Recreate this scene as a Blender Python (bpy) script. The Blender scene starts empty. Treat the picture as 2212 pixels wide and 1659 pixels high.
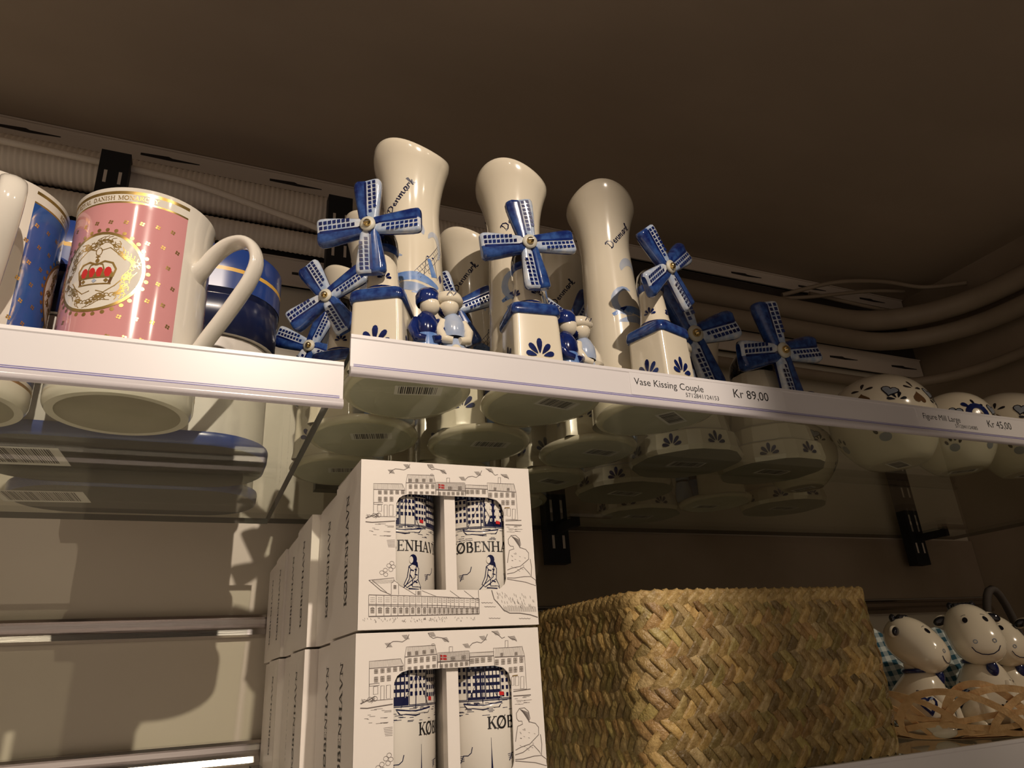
import bpy, math, random
from mathutils import Vector, Matrix
from mathutils.geometry import tessellate_polygon
R = math.radians
PI = math.pi
sc = bpy.context.scene
col = sc.collection

# ------------------------------------------------------------------ camera
yaw, pitch, roll, FPX = R(24.640), R(22.090), R(-3.5449), 1546.93
F = Vector((math.sin(yaw)*math.cos(pitch), math.cos(yaw)*math.cos(pitch), math.sin(pitch)))
rg = Vector((math.cos(yaw), -math.sin(yaw), 0)); up = rg.cross(F)
cr = rg*math.cos(roll)+up*math.sin(roll); cu = -rg*math.sin(roll)+up*math.cos(roll)
cam = bpy.data.objects.new('camera', bpy.data.cameras.new('camera')); col.objects.link(cam)
M4 = Matrix(((cr.x, cu.x, -F.x, 0), (cr.y, cu.y, -F.y, -0.4), (cr.z, cu.z, -F.z, -0.2003), (0, 0, 0, 1)))
cam.matrix_world = M4
cam.data.sensor_width = 36; cam.data.lens = 36*FPX/2212
cam.data.clip_start = .01; cam.data.clip_end = 20
sc.camera = cam
sc.view_settings.view_transform = 'Standard'; sc.view_settings.look = 'None'
sc.view_settings.gamma = 1; sc.view_settings.exposure = 0
sc.view_settings.use_curve_mapping = False
try:
    sc.cycles.transparent_max_bounces = 32; sc.cycles.max_bounces = 10
    sc.cycles.sample_clamp_indirect = 4
except Exception: pass

# ------------------------------------------------------------------ light
w = bpy.data.worlds.new('shop'); sc.world = w; w.use_nodes = True
nt = w.node_tree; bg = nt.nodes['Background']; bg.inputs[0].default_value = (1, .775, .60, 1)
# the lit shop around the shelves: brighter towards the aisle on the left and the pale floor
tc = nt.nodes.new('ShaderNodeTexCoord'); vd = nt.nodes.new('ShaderNodeVectorMath'); vd.operation = 'DOT_PRODUCT'
nt.links.new(tc.outputs['Generated'], vd.inputs[0]); vd.inputs[1].default_value = Vector((-.62, -.62, -.42)).normalized()
mr = nt.nodes.new('ShaderNodeMapRange'); nt.links.new(vd.outputs['Value'], mr.inputs[0]); mr.interpolation_type = 'SMOOTHSTEP'
mr.inputs[1].default_value = .0; mr.inputs[2].default_value = 1.0; mr.inputs[3].default_value = .022; mr.inputs[4].default_value = .26
nt.links.new(mr.outputs[0], bg.inputs[1])

def spot(name, loc, target, power, size, blend, rad, colr):
    l = bpy.data.lights.new(name, 'SPOT'); l.energy = power; l.spot_size = R(size); l.spot_blend = blend
    l.shadow_soft_size = rad; l.color = colr
    o = bpy.data.objects.new(name, l); col.objects.link(o); o.location = loc
    o.rotation_euler = (Vector(target)-Vector(loc)).to_track_quat('-Z', 'Y').to_euler()
    return o
spot('shop_and_fill_spot', (.11, -1.75, .98), (.02, .05, .0), 130, 22.5, .34, .014, (1, .845, .70))
spot('shop_and_fill_spot', (-.55, -1.5, 1.15), (-.08, .1, .0), 20, 24, .8, .012, (1, .84, .66))
spot('shop_and_fill_spot', (-.35, -1.3, 1.3), (-.22, -.22, -.62), 190, 24, .5, .03, (1, .83, .665))  # added fill spot, hits the unseen plinth so light bounces upward
spot('shop_and_fill_spot', (1.5, -1.6, 1.0), (.77, .1, -.17), 50, 14.5, .8, .014, (1, .82, .62))
spot('shop_and_fill_spot', (.85, -1.25, .80), (-.03, .08, .05), 9, 14, .6, .012, (1, .86, .68))
spot('shop_and_fill_spot', (.95, -1.3, .42), (.43, .06, -.24), 7, 15, .7, .02, (1, .84, .62))  # added fill spot, low in front, only to brighten the basket

# ------------------------------------------------------------------ materials
def lin(c):
    return tuple(((x/255)/12.92 if x/255 <= .04045 else ((x/255+.055)/1.055)**2.4) for x in c)
def mat(name, c, rough=.5, metal=0, c2=None, scale=30, bump=0, bscale=200, coat=0, spec=.5, stretch=None, attr=None, lo=.35, hi=.65):
    m = bpy.data.materials.new(name); m.use_nodes = True; nt = m.node_tree; b = nt.nodes['Principled BSDF']
    b.inputs['Base Color'].default_value = (*c, 1); b.inputs['Roughness'].default_value = rough
    b.inputs['Metallic'].default_value = metal; b.inputs['Coat Weight'].default_value = coat
    b.inputs['Coat Roughness'].default_value = .04
    b.inputs['Specular IOR Level'].default_value = spec
    tc = nt.nodes.new('ShaderNodeTexCoord'); mp = nt.nodes.new('ShaderNodeMapping')
    nt.links.new(tc.outputs['Object'], mp.inputs[0])
    if stretch: mp.inputs['Scale'].default_value = stretch
    if c2:
        n = nt.nodes.new('ShaderNodeTexNoise'); n.inputs['Scale'].default_value = scale; n.inputs['Detail'].default_value = 4
        nt.links.new(mp.outputs[0], n.inputs['Vector'])
        r = nt.nodes.new('ShaderNodeValToRGB'); r.color_ramp.elements[0].position = lo; r.color_ramp.elements[1].position = hi
        r.color_ramp.elements[0].color = (*c, 1); r.color_ramp.elements[1].color = (*c2, 1)
        nt.links.new(n.outputs[0], r.inputs[0]); src = r.outputs[0]
        if attr:
            a = nt.nodes.new('ShaderNodeAttribute'); a.attribute_name = attr
            mx = nt.nodes.new('ShaderNodeMix'); mx.data_type = 'RGBA'; mx.blend_type = 'MULTIPLY'; mx.inputs[0].default_value = 1
            nt.links.new(src, mx.inputs[6]); nt.links.new(a.outputs['Color'], mx.inputs[7]); src = mx.outputs[2]
        nt.links.new(src, b.inputs['Base Color'])
    if bump:
        n = nt.nodes.new('ShaderNodeTexNoise'); n.inputs['Scale'].default_value = bscale; n.inputs['Detail'].default_value = 3
        nt.links.new(mp.outputs[0], n.inputs['Vector'])
        bp = nt.nodes.new('ShaderNodeBump'); bp.inputs['Strength'].default_value = bump; bp.inputs['Distance'].default_value = .002
        nt.links.new(n.outputs[0], bp.inputs['Height']); nt.links.new(bp.outputs[0], b.inputs['Normal'])
    return m
m_cer = mat('cream_glaze', (.80, .72, .565), .16, c2=(.84, .77, .62), scale=12, coat=.5)
m_cer2 = mat('unglazed_base', (.62, .60, .50), .45, c2=(.70, .67, .56), scale=25)
m_navy = mat('dark_blue_glaze', (.004, .008, .07), .14, c2=(.012, .035, .20), scale=90, coat=.5, lo=.4, hi=.75)
m_blue = mat('brushed_blue_glaze', (.007, .019, .125), .15, c2=(.035, .095, .31), scale=150, coat=.5)
m_pale = mat('pale_blue_wash', (.46, .52, .63), .18, c2=(.30, .40, .62), scale=70, coat=.4)
m_pale2 = mat('faint_blue_wash', (.60, .62, .64), .18, c2=(.48, .53, .64), scale=50, coat=.4)
m_mid = mat('mid_blue_wash', (.10, .22, .55), .18, c2=(.27, .40, .68), scale=90, coat=.4)
m_lat = mat('sail_lattice_glaze', (.66, .68, .70), .14, c2=(.34, .44, .62), scale=130, coat=.5)
m_ink = mat('navy_ink', (.008, .010, .05), .25)
m_black = mat('black_ink', (.012, .010, .010), .5)
m_grey = mat('sepia_line_ink', (.16, .13, .115), .6)
m_gold = mat('gold_print', (.62, .40, .12), .28, .85, c2=(.72, .50, .18), scale=150)
m_red = mat('red_print', (.62, .03, .03), .3)
m_pink = mat('pink_glaze', (.70, .315, .325), .12, c2=(.72, .33, .34), scale=8, coat=.6)
m_mblue = mat('royal_blue_glaze', (.018, .07, .30), .12, c2=(.03, .12, .40), scale=14, coat=.6)
m_white = mat('white_porcelain', (.82, .77, .68), .1, c2=(.84, .79, .70), scale=8, coat=.6)
m_rail = mat('white_plastic', (.76, .735, .74), .32, c2=(.78, .75, .755), scale=6)
m_lip = mat('clear_edge_plastic', (.66, .62, .64), .18, coat=.5)
m_vio = mat('violet_line', (.24, .22, .52), .3)
m_paper = mat('paper_label', (.80, .775, .78), .45)
m_stick = mat('sticker_paper', (.74, .72, .66), .5)
m_card = mat('white_card', (.86, .80, .73), .42, c2=(.88, .82, .75), scale=10, bump=.05)
m_cardin = mat('inner_card', (.62, .55, .46), .7)
m_brass = mat('brass', (.78, .56, .22), .18, 1)
m_nick = mat('washer_steel', (.55, .53, .48), .25, 1)
m_post = mat('black_steel', (.006, .007, .010), .6)
m_chrome = mat('brushed_aluminium', (.62, .58, .56), .22, 1, bump=.05, bscale=400, stretch=(.05, 1, 1))
m_wall = mat('painted_back_panel', (.60, .54, .43), .42, c2=(.64, .58, .465), scale=5)
m_ceil = mat('brown_ceiling_panel', (.36, .285, .21), .8, c2=(.44, .35, .26), scale=3.2, bump=.06, bscale=500, stretch=(.5, 1, 1))
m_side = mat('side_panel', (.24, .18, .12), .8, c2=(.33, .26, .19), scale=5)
m_strip = mat('grey_perforated_strip', (.64, .56, .48), .5)
m_slot = mat('slot_shadowless_black', (.02, .015, .012), .8)
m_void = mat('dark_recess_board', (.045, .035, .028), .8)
m_hose = mat('ribbed_hose_plastic', (.72, .63, .53), .55, c2=(.76, .67, .57), scale=20)
m_pipe = mat('brown_pipe_plastic', (.27, .215, .155), .55, c2=(.30, .24, .175), scale=20)
m_foot = mat('unglazed_foot', (.36, .32, .25), .35, c2=(.42, .37, .30), scale=30)
m_tnavy = mat('navy_tin_paint', (.006, .012, .055), .3, coat=.3)
m_tblue = mat('blue_tin_paint', (.014, .045, .22), .28, c2=(.018, .055, .25), scale=20, coat=.3)
m_tyel = mat('yellow_stripe', (.72, .42, .07), .35)
m_twhite = mat('tin_white', (.70, .66, .60), .4)
m_tbase = mat('tin_underside', (.022, .020, .028), .6)
m_straw = mat('seagrass', (.33, .225, .095), .38, c2=(.55, .41, .20), scale=160, bump=.55, bscale=520, attr='tone', stretch=(1, 1, 1))
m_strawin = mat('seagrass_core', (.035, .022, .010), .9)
m_chip = mat('wood_chip', (.70, .42, .19), .5, c2=(.84, .56, .28), scale=130, bump=.2, bscale=600)
m_dark = mat('black_glaze', (.006, .006, .012), .12, coat=.6)
m_brown = mat('brown_glaze', (.15, .075, .03), .2)
m_greyg = mat('grey_blue_glaze', (.22, .25, .30), .2, c2=(.30, .33, .38), scale=60)

def glass_mat(name, tint, rf=1.0):
    m = bpy.data.materials.new(name); m.use_nodes = True; nt = m.node_tree; nt.nodes.clear()
    o = nt.nodes.new('ShaderNodeOutputMaterial'); mx = nt.nodes.new('ShaderNodeMixShader')
    t = nt.nodes.new('ShaderNodeBsdfTransparent'); t.inputs[0].default_value = (*tint, 1)
    g = nt.nodes.new('ShaderNodeBsdfGlossy'); g.inputs['Roughness'].default_value = .02; g.inputs[0].default_value = (rf, rf, rf, 1)
    f = nt.nodes.new('ShaderNodeFresnel'); f.inputs[0].default_value = 1.45
    ge = nt.nodes.new('ShaderNodeNewGeometry'); io = nt.nodes.new('ShaderNodeMapRange')   # same reflectance from either face
    io.inputs[3].default_value = 1.27; io.inputs[4].default_value = 1/1.27
    nt.links.new(ge.outputs['Backfacing'], io.inputs[0]); nt.links.new(io.outputs[0], f.inputs[0])
    nt.links.new(f.outputs[0], mx.inputs[0]); nt.links.new(t.outputs[0], mx.inputs[1]); nt.links.new(g.outputs[0], mx.inputs[2])
    nt.links.new(mx.outputs[0], o.inputs[0]); return m
m_glass = glass_mat('thin_shelf_glass', (.93, .95, .90))
m_gedge = mat('green_glass_edge', (.006, .009, .006), .6, c2=(.02, .028, .02), scale=60, spec=.15)

def gingham():
    m = bpy.data.materials.new('blue_gingham'); m.use_nodes = True; nt = m.node_tree; b = nt.nodes['Principled BSDF']
    tc = nt.nodes.new('ShaderNodeTexCoord')
    outs = []
    for ax in ((1, 0, 0), (0, .6, 1)):
        d = nt.nodes.new('ShaderNodeVectorMath'); d.operation = 'DOT_PRODUCT'; d.inputs[1].default_value = ax
        nt.links.new(tc.outputs['Object'], d.inputs[0])
        s = nt.nodes.new('ShaderNodeMath'); s.operation = 'MULTIPLY'; s.inputs[1].default_value = 90
        nt.links.new(d.outputs['Value'], s.inputs[0])
        fr = nt.nodes.new('ShaderNodeMath'); fr.operation = 'FRACT'; nt.links.new(s.outputs[0], fr.inputs[0])
        g = nt.nodes.new('ShaderNodeMath'); g.operation = 'GREATER_THAN'; g.inputs[1].default_value = .5; nt.links.new(fr.outputs[0], g.inputs[0])
        outs.append(g)
    a = nt.nodes.new('ShaderNodeMath'); a.operation = 'ADD'; nt.links.new(outs[0].outputs[0], a.inputs[0]); nt.links.new(outs[1].outputs[0], a.inputs[1])
    h = nt.nodes.new('ShaderNodeMath'); h.operation = 'MULTIPLY'; h.inputs[1].default_value = .5; nt.links.new(a.outputs[0], h.inputs[0])
    r = nt.nodes.new('ShaderNodeValToRGB'); r.color_ramp.elements[0].color = (.62, .68, .66, 1); r.color_ramp.elements[1].color = (.02, .09, .14, 1)
    nt.links.new(h.outputs[0], r.inputs[0]); nt.links.new(r.outputs[0], b.inputs['Base Color']); b.inputs['Roughness'].default_value = .9
    return m
m_ging = gingham()

# ------------------------------------------------------------------ mesh builder
class MB:
    def __init__(s): s.v = []; s.f = []; s.m = []; s.sm = []; s.mats = []; s.tone = None
    def mi(s, m):
        if m not in s.mats: s.mats.append(m)
        return s.mats.index(m)
    def add(s, vs, fs, m, smooth=False):
        o = len(s.v); s.v += [tuple(p) for p in vs]; k = s.mi(m) if not isinstance(m, list) else None
        for i, f in enumerate(fs):
            s.f.append(tuple(o+j for j in f)); s.m.append(k if k is not None else s.mi(m[i])); s.sm.append(smooth)
    def build(s, name, parent=None, loc=(0, 0, 0), rot=None, bevel=0):
        me = bpy.data.meshes.new(name); me.from_pydata(s.v, [], s.f)
        for m in s.mats: me.materials.append(m)
        me.polygons.foreach_set('material_index', s.m); me.polygons.foreach_set('use_smooth', s.sm)
        if s.tone:
            a = me.color_attributes.new('tone', 'FLOAT_COLOR', 'POINT')
            for i, t in enumerate(s.tone): a.data[i].color = (*t, 1)
        me.update()
        o = bpy.data.objects.new(name, me); col.objects.link(o); o.location = loc
        if rot: o.rotation_euler = rot
        if parent: o.parent = parent
        if bevel:
            b = o.modifiers.new('b', 'BEVEL'); b.width = bevel; b.segments = 2; b.limit_method = 'ANGLE'
        return o
    def box(s, x0, x1, y0, y1, z0, z1, m):
        vs = [(x, y, z) for z in (z0, z1) for y in (y0, y1) for x in (x0, x1)]
        s.add(vs, [(0, 2, 3, 1), (4, 5, 7, 6), (0, 1, 5, 4), (2, 6, 7, 3), (0, 4, 6, 2), (1, 3, 7, 5)], m)
    def grid(s, P, m, closeu=False, smooth=True, flip=False):
        # P[i][j] ; j runs around (closeu), i along
        n = len(P); k = len(P[0]); vs = [p for r in P for p in r]; fs = []; ms = []
        for i in range(n-1):
            for j in range(k if closeu else k-1):
                a, b, c, d = i*k+j, i*k+(j+1) % k, (i+1)*k+(j+1) % k, (i+1)*k+j
                fs.append((a, d, c, b) if flip else (a, b, c, d))
                ms.append(m(i, j) if callable(m) else m)
        s.add(vs, fs, ms, smooth)
    def lathe(s, prof, m, c=(0, 0), seg=48, sx=1, sy=1):
        P = [[(c[0]+r*sx*math.cos(2*PI*j/seg), c[1]+r*sy*math.sin(2*PI*j/seg), z) for j in range(seg)] for r, z in prof]
        s.grid(P, m, True)
    def tube(s, pts, rad, m, seg=12, caps=True, flat=None):
        pts = [Vector(p) for p in pts]; n = len(pts); P = []; pn = None
        for i, p in enumerate(pts):
            t = (pts[min(i+1, n-1)]-pts[max(i-1, 0)]).normalized()
            if pn is None:
                a = Vector((0, 0, 1)) if abs(t.z) < .9 else Vector((1, 0, 0))
                if flat: a = Vector(flat)
                pn = (a-t*a.dot(t)).normalized()
            else: pn = (pn-t*pn.dot(t)).normalized()
            b = t.cross(pn); r = rad[i] if isinstance(rad, (list, tuple)) else rad
            ra, rb = r if isinstance(r, (list, tuple)) else (r, r)
            P.append([tuple(p+pn*ra*math.cos(2*PI*j/seg)+b*rb*math.sin(2*PI*j/seg)) for j in range(seg)])
        s.grid(P, m, True)
        if caps:
            s.add(P[0], [tuple(range(seg))[::-1]], m); s.add(P[-1], [tuple(range(seg))], m)
    def ball(s, c, r, m, seg=16, rings=10, rot=None):
        r = r if isinstance(r, (tuple, list)) else (r, r, r); P = []
        for i in range(rings+1):
            a = PI*i/rings; row = []
            for j in range(seg):
                q = Vector((r[0]*math.sin(a)*math.cos(2*PI*j/seg), r[1]*math.sin(a)*math.sin(2*PI*j/seg), -r[2]*math.cos(a)))
                if rot: q = rot @ q
                row.append(tuple(q+Vector(c)))
            P.append(row)
        s.grid(P, m, True)
    # ---- printed decoration laid on a surface function S(u,v,off)
    def rib(s, S, pts, wd, m, off=.00012, nc=1, close=False):
        if close: pts = list(pts)+[pts[0]]
        q = [pts[0]]
        for a, b in zip(pts, pts[1:]):
            L = math.hypot(b[0]-a[0], b[1]-a[1]); k = max(1, int(L/.004))
            for i in range(1, k+1): q.append((a[0]+(b[0]-a[0])*i/k, a[1]+(b[1]-a[1])*i/k))
        n = len(q); P = []
        for i, p in enumerate(q):
            a, b = q[max(i-1, 0)], q[min(i+1, n-1)]; dx, dy = b[0]-a[0], b[1]-a[1]; L = math.hypot(dx, dy) or 1
            w_ = wd(i/(n-1)) if callable(wd) else wd
            P.append([S(p[0]-dy/L*w_*t, p[1]+dx/L*w_*t, off) for t in [(.5-k/nc) for k in range(nc+1)]])
        s.grid(P, m, False, True)
    def poly(s, S, pts, m, off=.00012, rings=1):
        cx = sum(p[0] for p in pts)/len(pts); cy = sum(p[1] for p in pts)/len(pts); n = len(pts)
        vs = [S(cx, cy, off)]; fs = []
        for r in range(1, rings+1):
            vs += [S(cx+(p[0]-cx)*r/rings, cy+(p[1]-cy)*r/rings, off) for p in pts]
        for j in range(n): fs.append((0, 1+j, 1+(j+1) % n))
        for r in range(1, rings):
            for j in range(n): a = 1+(r-1)*n; b = 1+r*n; fs.append((a+j, b+j, b+(j+1) % n, a+(j+1) % n))
        s.add(vs, fs, m, True)

def ell(cx, cy, rx, ry=None, n=14, rot=0):
    ry = ry or rx; c, d = math.cos(rot), math.sin(rot)
    return [(cx+rx*math.cos(2*PI*i/n)*c-ry*math.sin(2*PI*i/n)*d, cy+rx*math.cos(2*PI*i/n)*d+ry*math.sin(2*PI*i/n)*c) for i in range(n)]
def petal(cx, cy, L, W, ang, n=12):      # narrow end at (cx,cy), fat end outwards along ang
    o = []
    for i in range(n):
        t = 2*PI*i/n; x = L*(.5-.5*math.cos(t)); y = W*.5*math.sin(t)*(.35+.85*x/L)
        o.append((cx+x*math.cos(ang)-y*math.sin(ang), cy+x*math.sin(ang)+y*math.cos(ang)))
    return o
def fan(mb, S, u, v, sz, m=None, rot=0, n=5, rings=1):
    m = m or m_navy; sp = R(148)/(n-1)
    for i in range(n):
        a = PI/2+rot+(i-(n-1)/2)*sp; L = sz*(1-.16*abs(i-(n-1)/2)); r0 = sz*.22
        mb.poly(S, petal(u+r0*math.cos(a), v+r0*math.sin(a), L, sz*.40, a), m, rings=rings)
def heart(cx, cy, s_, n=20, rot=0):
    o = []
    for i in range(n):
        t = 2*PI*i/n; x = .062*16*math.sin(t)**3; y = .062*(13*math.cos(t)-5*math.cos(2*t)-2*math.cos(3*t)-math.cos(4*t))
        o.append((cx+s_*(x*math.cos(rot)-y*math.sin(rot)), cy+s_*(x*math.sin(rot)+y*math.cos(rot))))
    return o
def cylS(Rf, c=(0, 0)):                  # u = angle(deg), v = height ; radius function or number
    def S(u, v, off):
        r = (Rf(v) if callable(Rf) else Rf)+off; a = R(u); return (c[0]+r*math.cos(a), c[1]+r*math.sin(a), v)
    return S
def cylU(Rf, a0, c=(0, 0)):              # u = arc length from angle a0
    r0 = Rf(.1) if callable(Rf) else Rf; S = cylS(Rf, c)
    return lambda u, v, off: S(a0+math.degrees(u/r0), v, off)
def planeS(o, U, V):
    o, U, V = Vector(o), Vector(U), Vector(V); N = U.cross(V).normalized()
    return lambda u, v, off: tuple(o+U*u+V*v+N*off)

# serif capitals drawn as strokes
T_, t_ = .17, .075
def arc(cx, cy, rx, ry, a0, a1, n=14): return [(cx+rx*math.cos(R(a0+(a1-a0)*i/n)), cy+ry*math.sin(R(a0+(a1-a0)*i/n))) for i in range(n+1)]
def sf(x, y): return ([(x-.17, y), (x+.17, y)], t_)
G = {'K': (.86, [([(.2, 0), (.2, 1)], T_), ([(.26, .40), (.72, .98)], t_), ([(.40, .58), (.76, 0)], T_), sf(.2, .03), sf(.2, .97), sf(.74, .97), sf(.78, .03)]),
 'O': (.98, [(arc(.48, .5, .38, .47, 90, 270), T_), (arc(.48, .5, .38, .47, -90, 90), T_)]),
 'B': (.80, [([(.2, 0), (.2, 1)], T_), ([(.1, .97), (.42, .97)], t_), (arc(.42, .75, .2, .22, 90, -90), T_), ([(.2, .53), (.42, .53)], t_), (arc(.45, .28, .24, .25, 90, -90), T_), ([(.1, .03), (.45, .03)], t_)]),
 'E': (.76, [([(.2, 0), (.2, 1)], T_), ([(.06, .97), (.64, .97)], t_), ([(.06, .03), (.68, .03)], t_), ([(.2, .52), (.50, .52)], t_), ([(.64, 1), (.64, .80)], t_), ([(.67, 0), (.67, .22)], t_), ([(.5, .62), (.5, .42)], t_)]),
 'N': (.96, [([(.2, 0), (.2, 1)], t_), ([(.16, .98), (.78, .02)], T_), ([(.78, 0), (.78, 1)], t_), sf(.2, .03), sf(.16, .97), sf(.78, .97)]),
 'H': (.98, [([(.2, 0), (.2, 1)], T_), ([(.78, 0), (.78, 1)], T_), ([(.2, .52), (.78, .52)], t_), sf(.2, .03), sf(.2, .97), sf(.78, .97), sf(.78, .03)]),
 'A': (.90, [([(.12, 0), (.44, 1)], t_), ([(.42, 1), (.76, 0)], T_), ([(.24, .34), (.64, .34)], t_), sf(.12, .03), sf(.76, .03)]),
 'V': (.90, [([(.12, 1), (.46, 0)], T_), ([(.46, 0), (.78, 1)], t_), sf(.12, .97), sf(.78, .97)]),
 'R': (.86, [([(.2, 0), (.2, 1)], T_), ([(.1, .97), (.42, .97)], t_), (arc(.42, .75, .2, .22, 90, -90), T_), ([(.2, .53), (.42, .53)], t_), ([(.42, .53), (.76, 0)], T_), sf(.2, .03), sf(.78, .03)]),
 'Y': (.86, [([(.1, 1), (.42, .5)], T_), ([(.74, 1), (.42, .5)], t_), ([(.42, .5), (.42, 0)], T_), sf(.1, .97), sf(.74, .97), sf(.42, .03)]),
 'L': (.74, [([(.2, 0), (.2, 1)], T_), ([(.06, .03), (.66, .03)], t_), ([(.65, 0), (.65, .24)], t_), sf(.2, .97)]),
 'D': (.92, [([(.2, 0), (.2, 1)], T_), ([(.1, .97), (.38, .97)], t_), (arc(.38, .5, .38, .47, 90, -90), T_), ([(.1, .03), (.38, .03)], t_)]),
 'I': (.42, [([(.2, 0), (.2, 1)], T_), sf(.2, .03), sf(.2, .97)]),
 'S': (.66, [(arc(.33, .74, .2, .22, 20, 250)+arc(.33, .27, .22, .24, 80, -160), .12)]),
 'C': (.86, [(arc(.46, .5, .36, .47, 50, 310), .14), ([(.70, .98), (.70, .72)], t_)]),
 'M': (1.12, [([(.16, 0), (.16, 1)], t_), ([(.14, 1), (.54, .04)], T_), ([(.54, .04), (.90, 1)], t_), ([(.92, 0), (.92, 1)], T_), sf(.16, .03), sf(.92, .03), sf(.12, .97), sf(.96, .97)]),
 ' ': (.55, [])}
G['Ø'] = (G['O'][0], G['O'][1]+[([(.08, -.08), (.88, 1.08)], t_)])
def serif(mb, S, txt, u, v, h, m, sx=1, us=1, off=.00015):
    # us converts a length to the surface's u units
    for ch in txt:
        adv, st = G[ch]
        for pts, w_ in st:
            n = len(pts); P = []
            for i, p in enumerate(pts):
                a, b = pts[max(i-1, 0)], pts[min(i+1, n-1)]; dx, dy = (b[0]-a[0])*sx, b[1]-a[1]; L = math.hypot(dx, dy)
                P.append([S(u+(p[0]*sx-dy/L*w_*t)*h*us, v+(p[1]+dx/L*w_*t)*h, off) for t in (.5, -.5)])
            mb.grid(P, m, False, True)
        u += adv*h*sx*us
    return u
# loose handwriting "Denmark"
SCR = {'D': (1.0, [(.34, .92), (.26, .06), (.10, .02), (.45, .0), (.80, .25), (.84, .65), (.60, .95), (.25, 1.0), (.08, .85)]), 'e': (.5, [(.05, .22), (.35, .32), (.25, .52), (.1, .35), (.15, .05), (.45, .1)]),
 'n': (.6, [(.05, .5), (.1, 0), (.12, .35), (.35, .5), (.42, .05), (.6, .1)]), 'm': (.85, [(.05, .5), (.08, 0), (.12, .35), (.3, .5), (.35, 0), (.4, .35), (.6, .5), (.65, .03), (.82, .1)]),
 'a': (.6, [(.45, .45), (.2, .5), (.08, .2), (.25, 0), (.42, .3), (.45, .5), (.46, .05), (.6, .1)]), 'r': (.42, [(.05, .1), (.12, .52), (.2, .45), (.38, .5), (.36, .3)]),
 'k': (.7, [(.1, 0), (.18, 1.0), (.3, .9), (.14, .25), (.42, .5), (.3, .3), (.2, .28), (.4, .02), (.65, .1)])}
def script(mb, S, u, v, h, m, slope=0, us=1, wd=.0009, text='Denmark'):
    du = 0; ca, sa = math.cos(slope), math.sin(slope)
    for ch in text:
        adv, st = SCR[ch]
        pts = [(u+((p[0]*h+du)*ca-p[1]*h*sa)*us, v+p[1]*h*ca+sa*(du+p[0]*h)) for p in st]
        P = []; n = len(pts)
        for i, p in enumerate(pts):
            a, b = pts[max(i-1, 0)], pts[min(i+1, n-1)]; dx, dy = (b[0]-a[0])/us, b[1]-a[1]; L = math.hypot(dx, dy) or 1
            P.append([S(p[0]-dy/L*wd*t*us, p[1]+dx/L*wd*t, .00015) for t in (.5, -.5)])
        mb.grid(P, m, False, True)
        du += adv*h
def sans(mb, S, txt, h, m, off=.0001, sx=1):
    c = bpy.data.curves.new('t', 'FONT'); c.body = txt; c.size = h; c.resolution_u = 3
    o = bpy.data.objects.new('t', c); col.objects.link(o)
    dg = bpy.context.evaluated_depsgraph_get(); me = bpy.data.meshes.new_from_object(o.evaluated_get(dg))
    mb.add([S(v.co.x*sx, v.co.y, off) for v in me.vertices], [tuple(p.vertices) for p in me.polygons], m)
    bpy.data.objects.remove(o); bpy.data.curves.remove(c); bpy.data.meshes.remove(me)

# ------------------------------------------------------------------ tagging
def tag(o, label=None, cat=None, group=None, kind=None):
    if label: o['label'] = label
    if cat: o['category'] = cat
    if group: o['group'] = group
    if kind: o['kind'] = kind
    return o
def thing(name, loc, label, cat, group=None, rz=0):
    o = bpy.data.objects.new(name, None); col.objects.link(o); o.location = loc; o.rotation_euler = (0, 0, rz)
    o.empty_display_size = .01
    return tag(o, label, cat, group)
def kids(o): return [c for c in col.objects if c.parent == o]
def copy_tree(o, parent=None):
    c = o.copy(); col.objects.link(c); c.parent = parent
    for k in kids(o): copy_tree(k, c)
    return c
rnd = random.Random(4)
ZR, ZL, ZB = -.008, -.028, -.2745      # glass tops: right shelf, left shelf, lower shelf
YW = .53

# ================================================================== SETTING
mb = MB(); mb.box(-.9, 1.40, YW, YW+.02, -.60, .53, m_wall); tag(mb.build('wall_back'), kind='structure')
mb = MB(); mb.box(1.376, 1.396, -.15, YW, -.60, .53, m_side); tag(mb.build('wall_right'), kind='structure')
mb = MB(); mb.box(-.9, 1.40, -.16, YW+.02, .511, .535, m_ceil); tag(mb.build('ceiling'), kind='structure')

mb = MB(); mb.box(-.95, 1.40, -.55, .53, -.66, -.62, m_rail); tag(mb.build('bounce_plinth'), kind='structure')  # unseen white plinth, added to bounce spot light up under the shelves
def strip(z0, z1, y, n, off, name, label):
    t = MB(); t.box(-.9, 1.37, y, y+.004, z0, z1, m_strip)
    t.box(-.9, 1.37, y-.003, y+.004, z0, z0+.002, m_strip); t.box(-.9, 1.37, y-.003, y+.004, z1-.002, z1, m_strip)
    S = planeS((0, y, 0), (1, 0, 0), (0, 0, 1))
    zc = (z0+z1)/2
    for k in range(n):
        x = off+k*.17
        t.poly(S, [(x, zc+.001), (x+.035, zc+.003), (x+.04, zc+.001), (x+.075, zc+.0005), (x+.075, zc-.001), (x+.04, zc-.0035), (x, zc-.003)], m_slot, .0003)
    o = t.build(name); tag(o, label, 'mounting rail'); return o
strip(.481, .510, .518, 13, -.8, 'mounting_rail', 'pale perforated metal rail along the top of the back wall under the ceiling')
strip(.322, .366, .518, 13, -.76, 'mounting_rail', 'pale perforated metal rail below the ribbed hoses on the back wall')
mb = MB(); mb.box(-.9, 1.37, .524, .5295, .37, .481, m_void); tag(mb.build('trim_1'), kind='structure')

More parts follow.
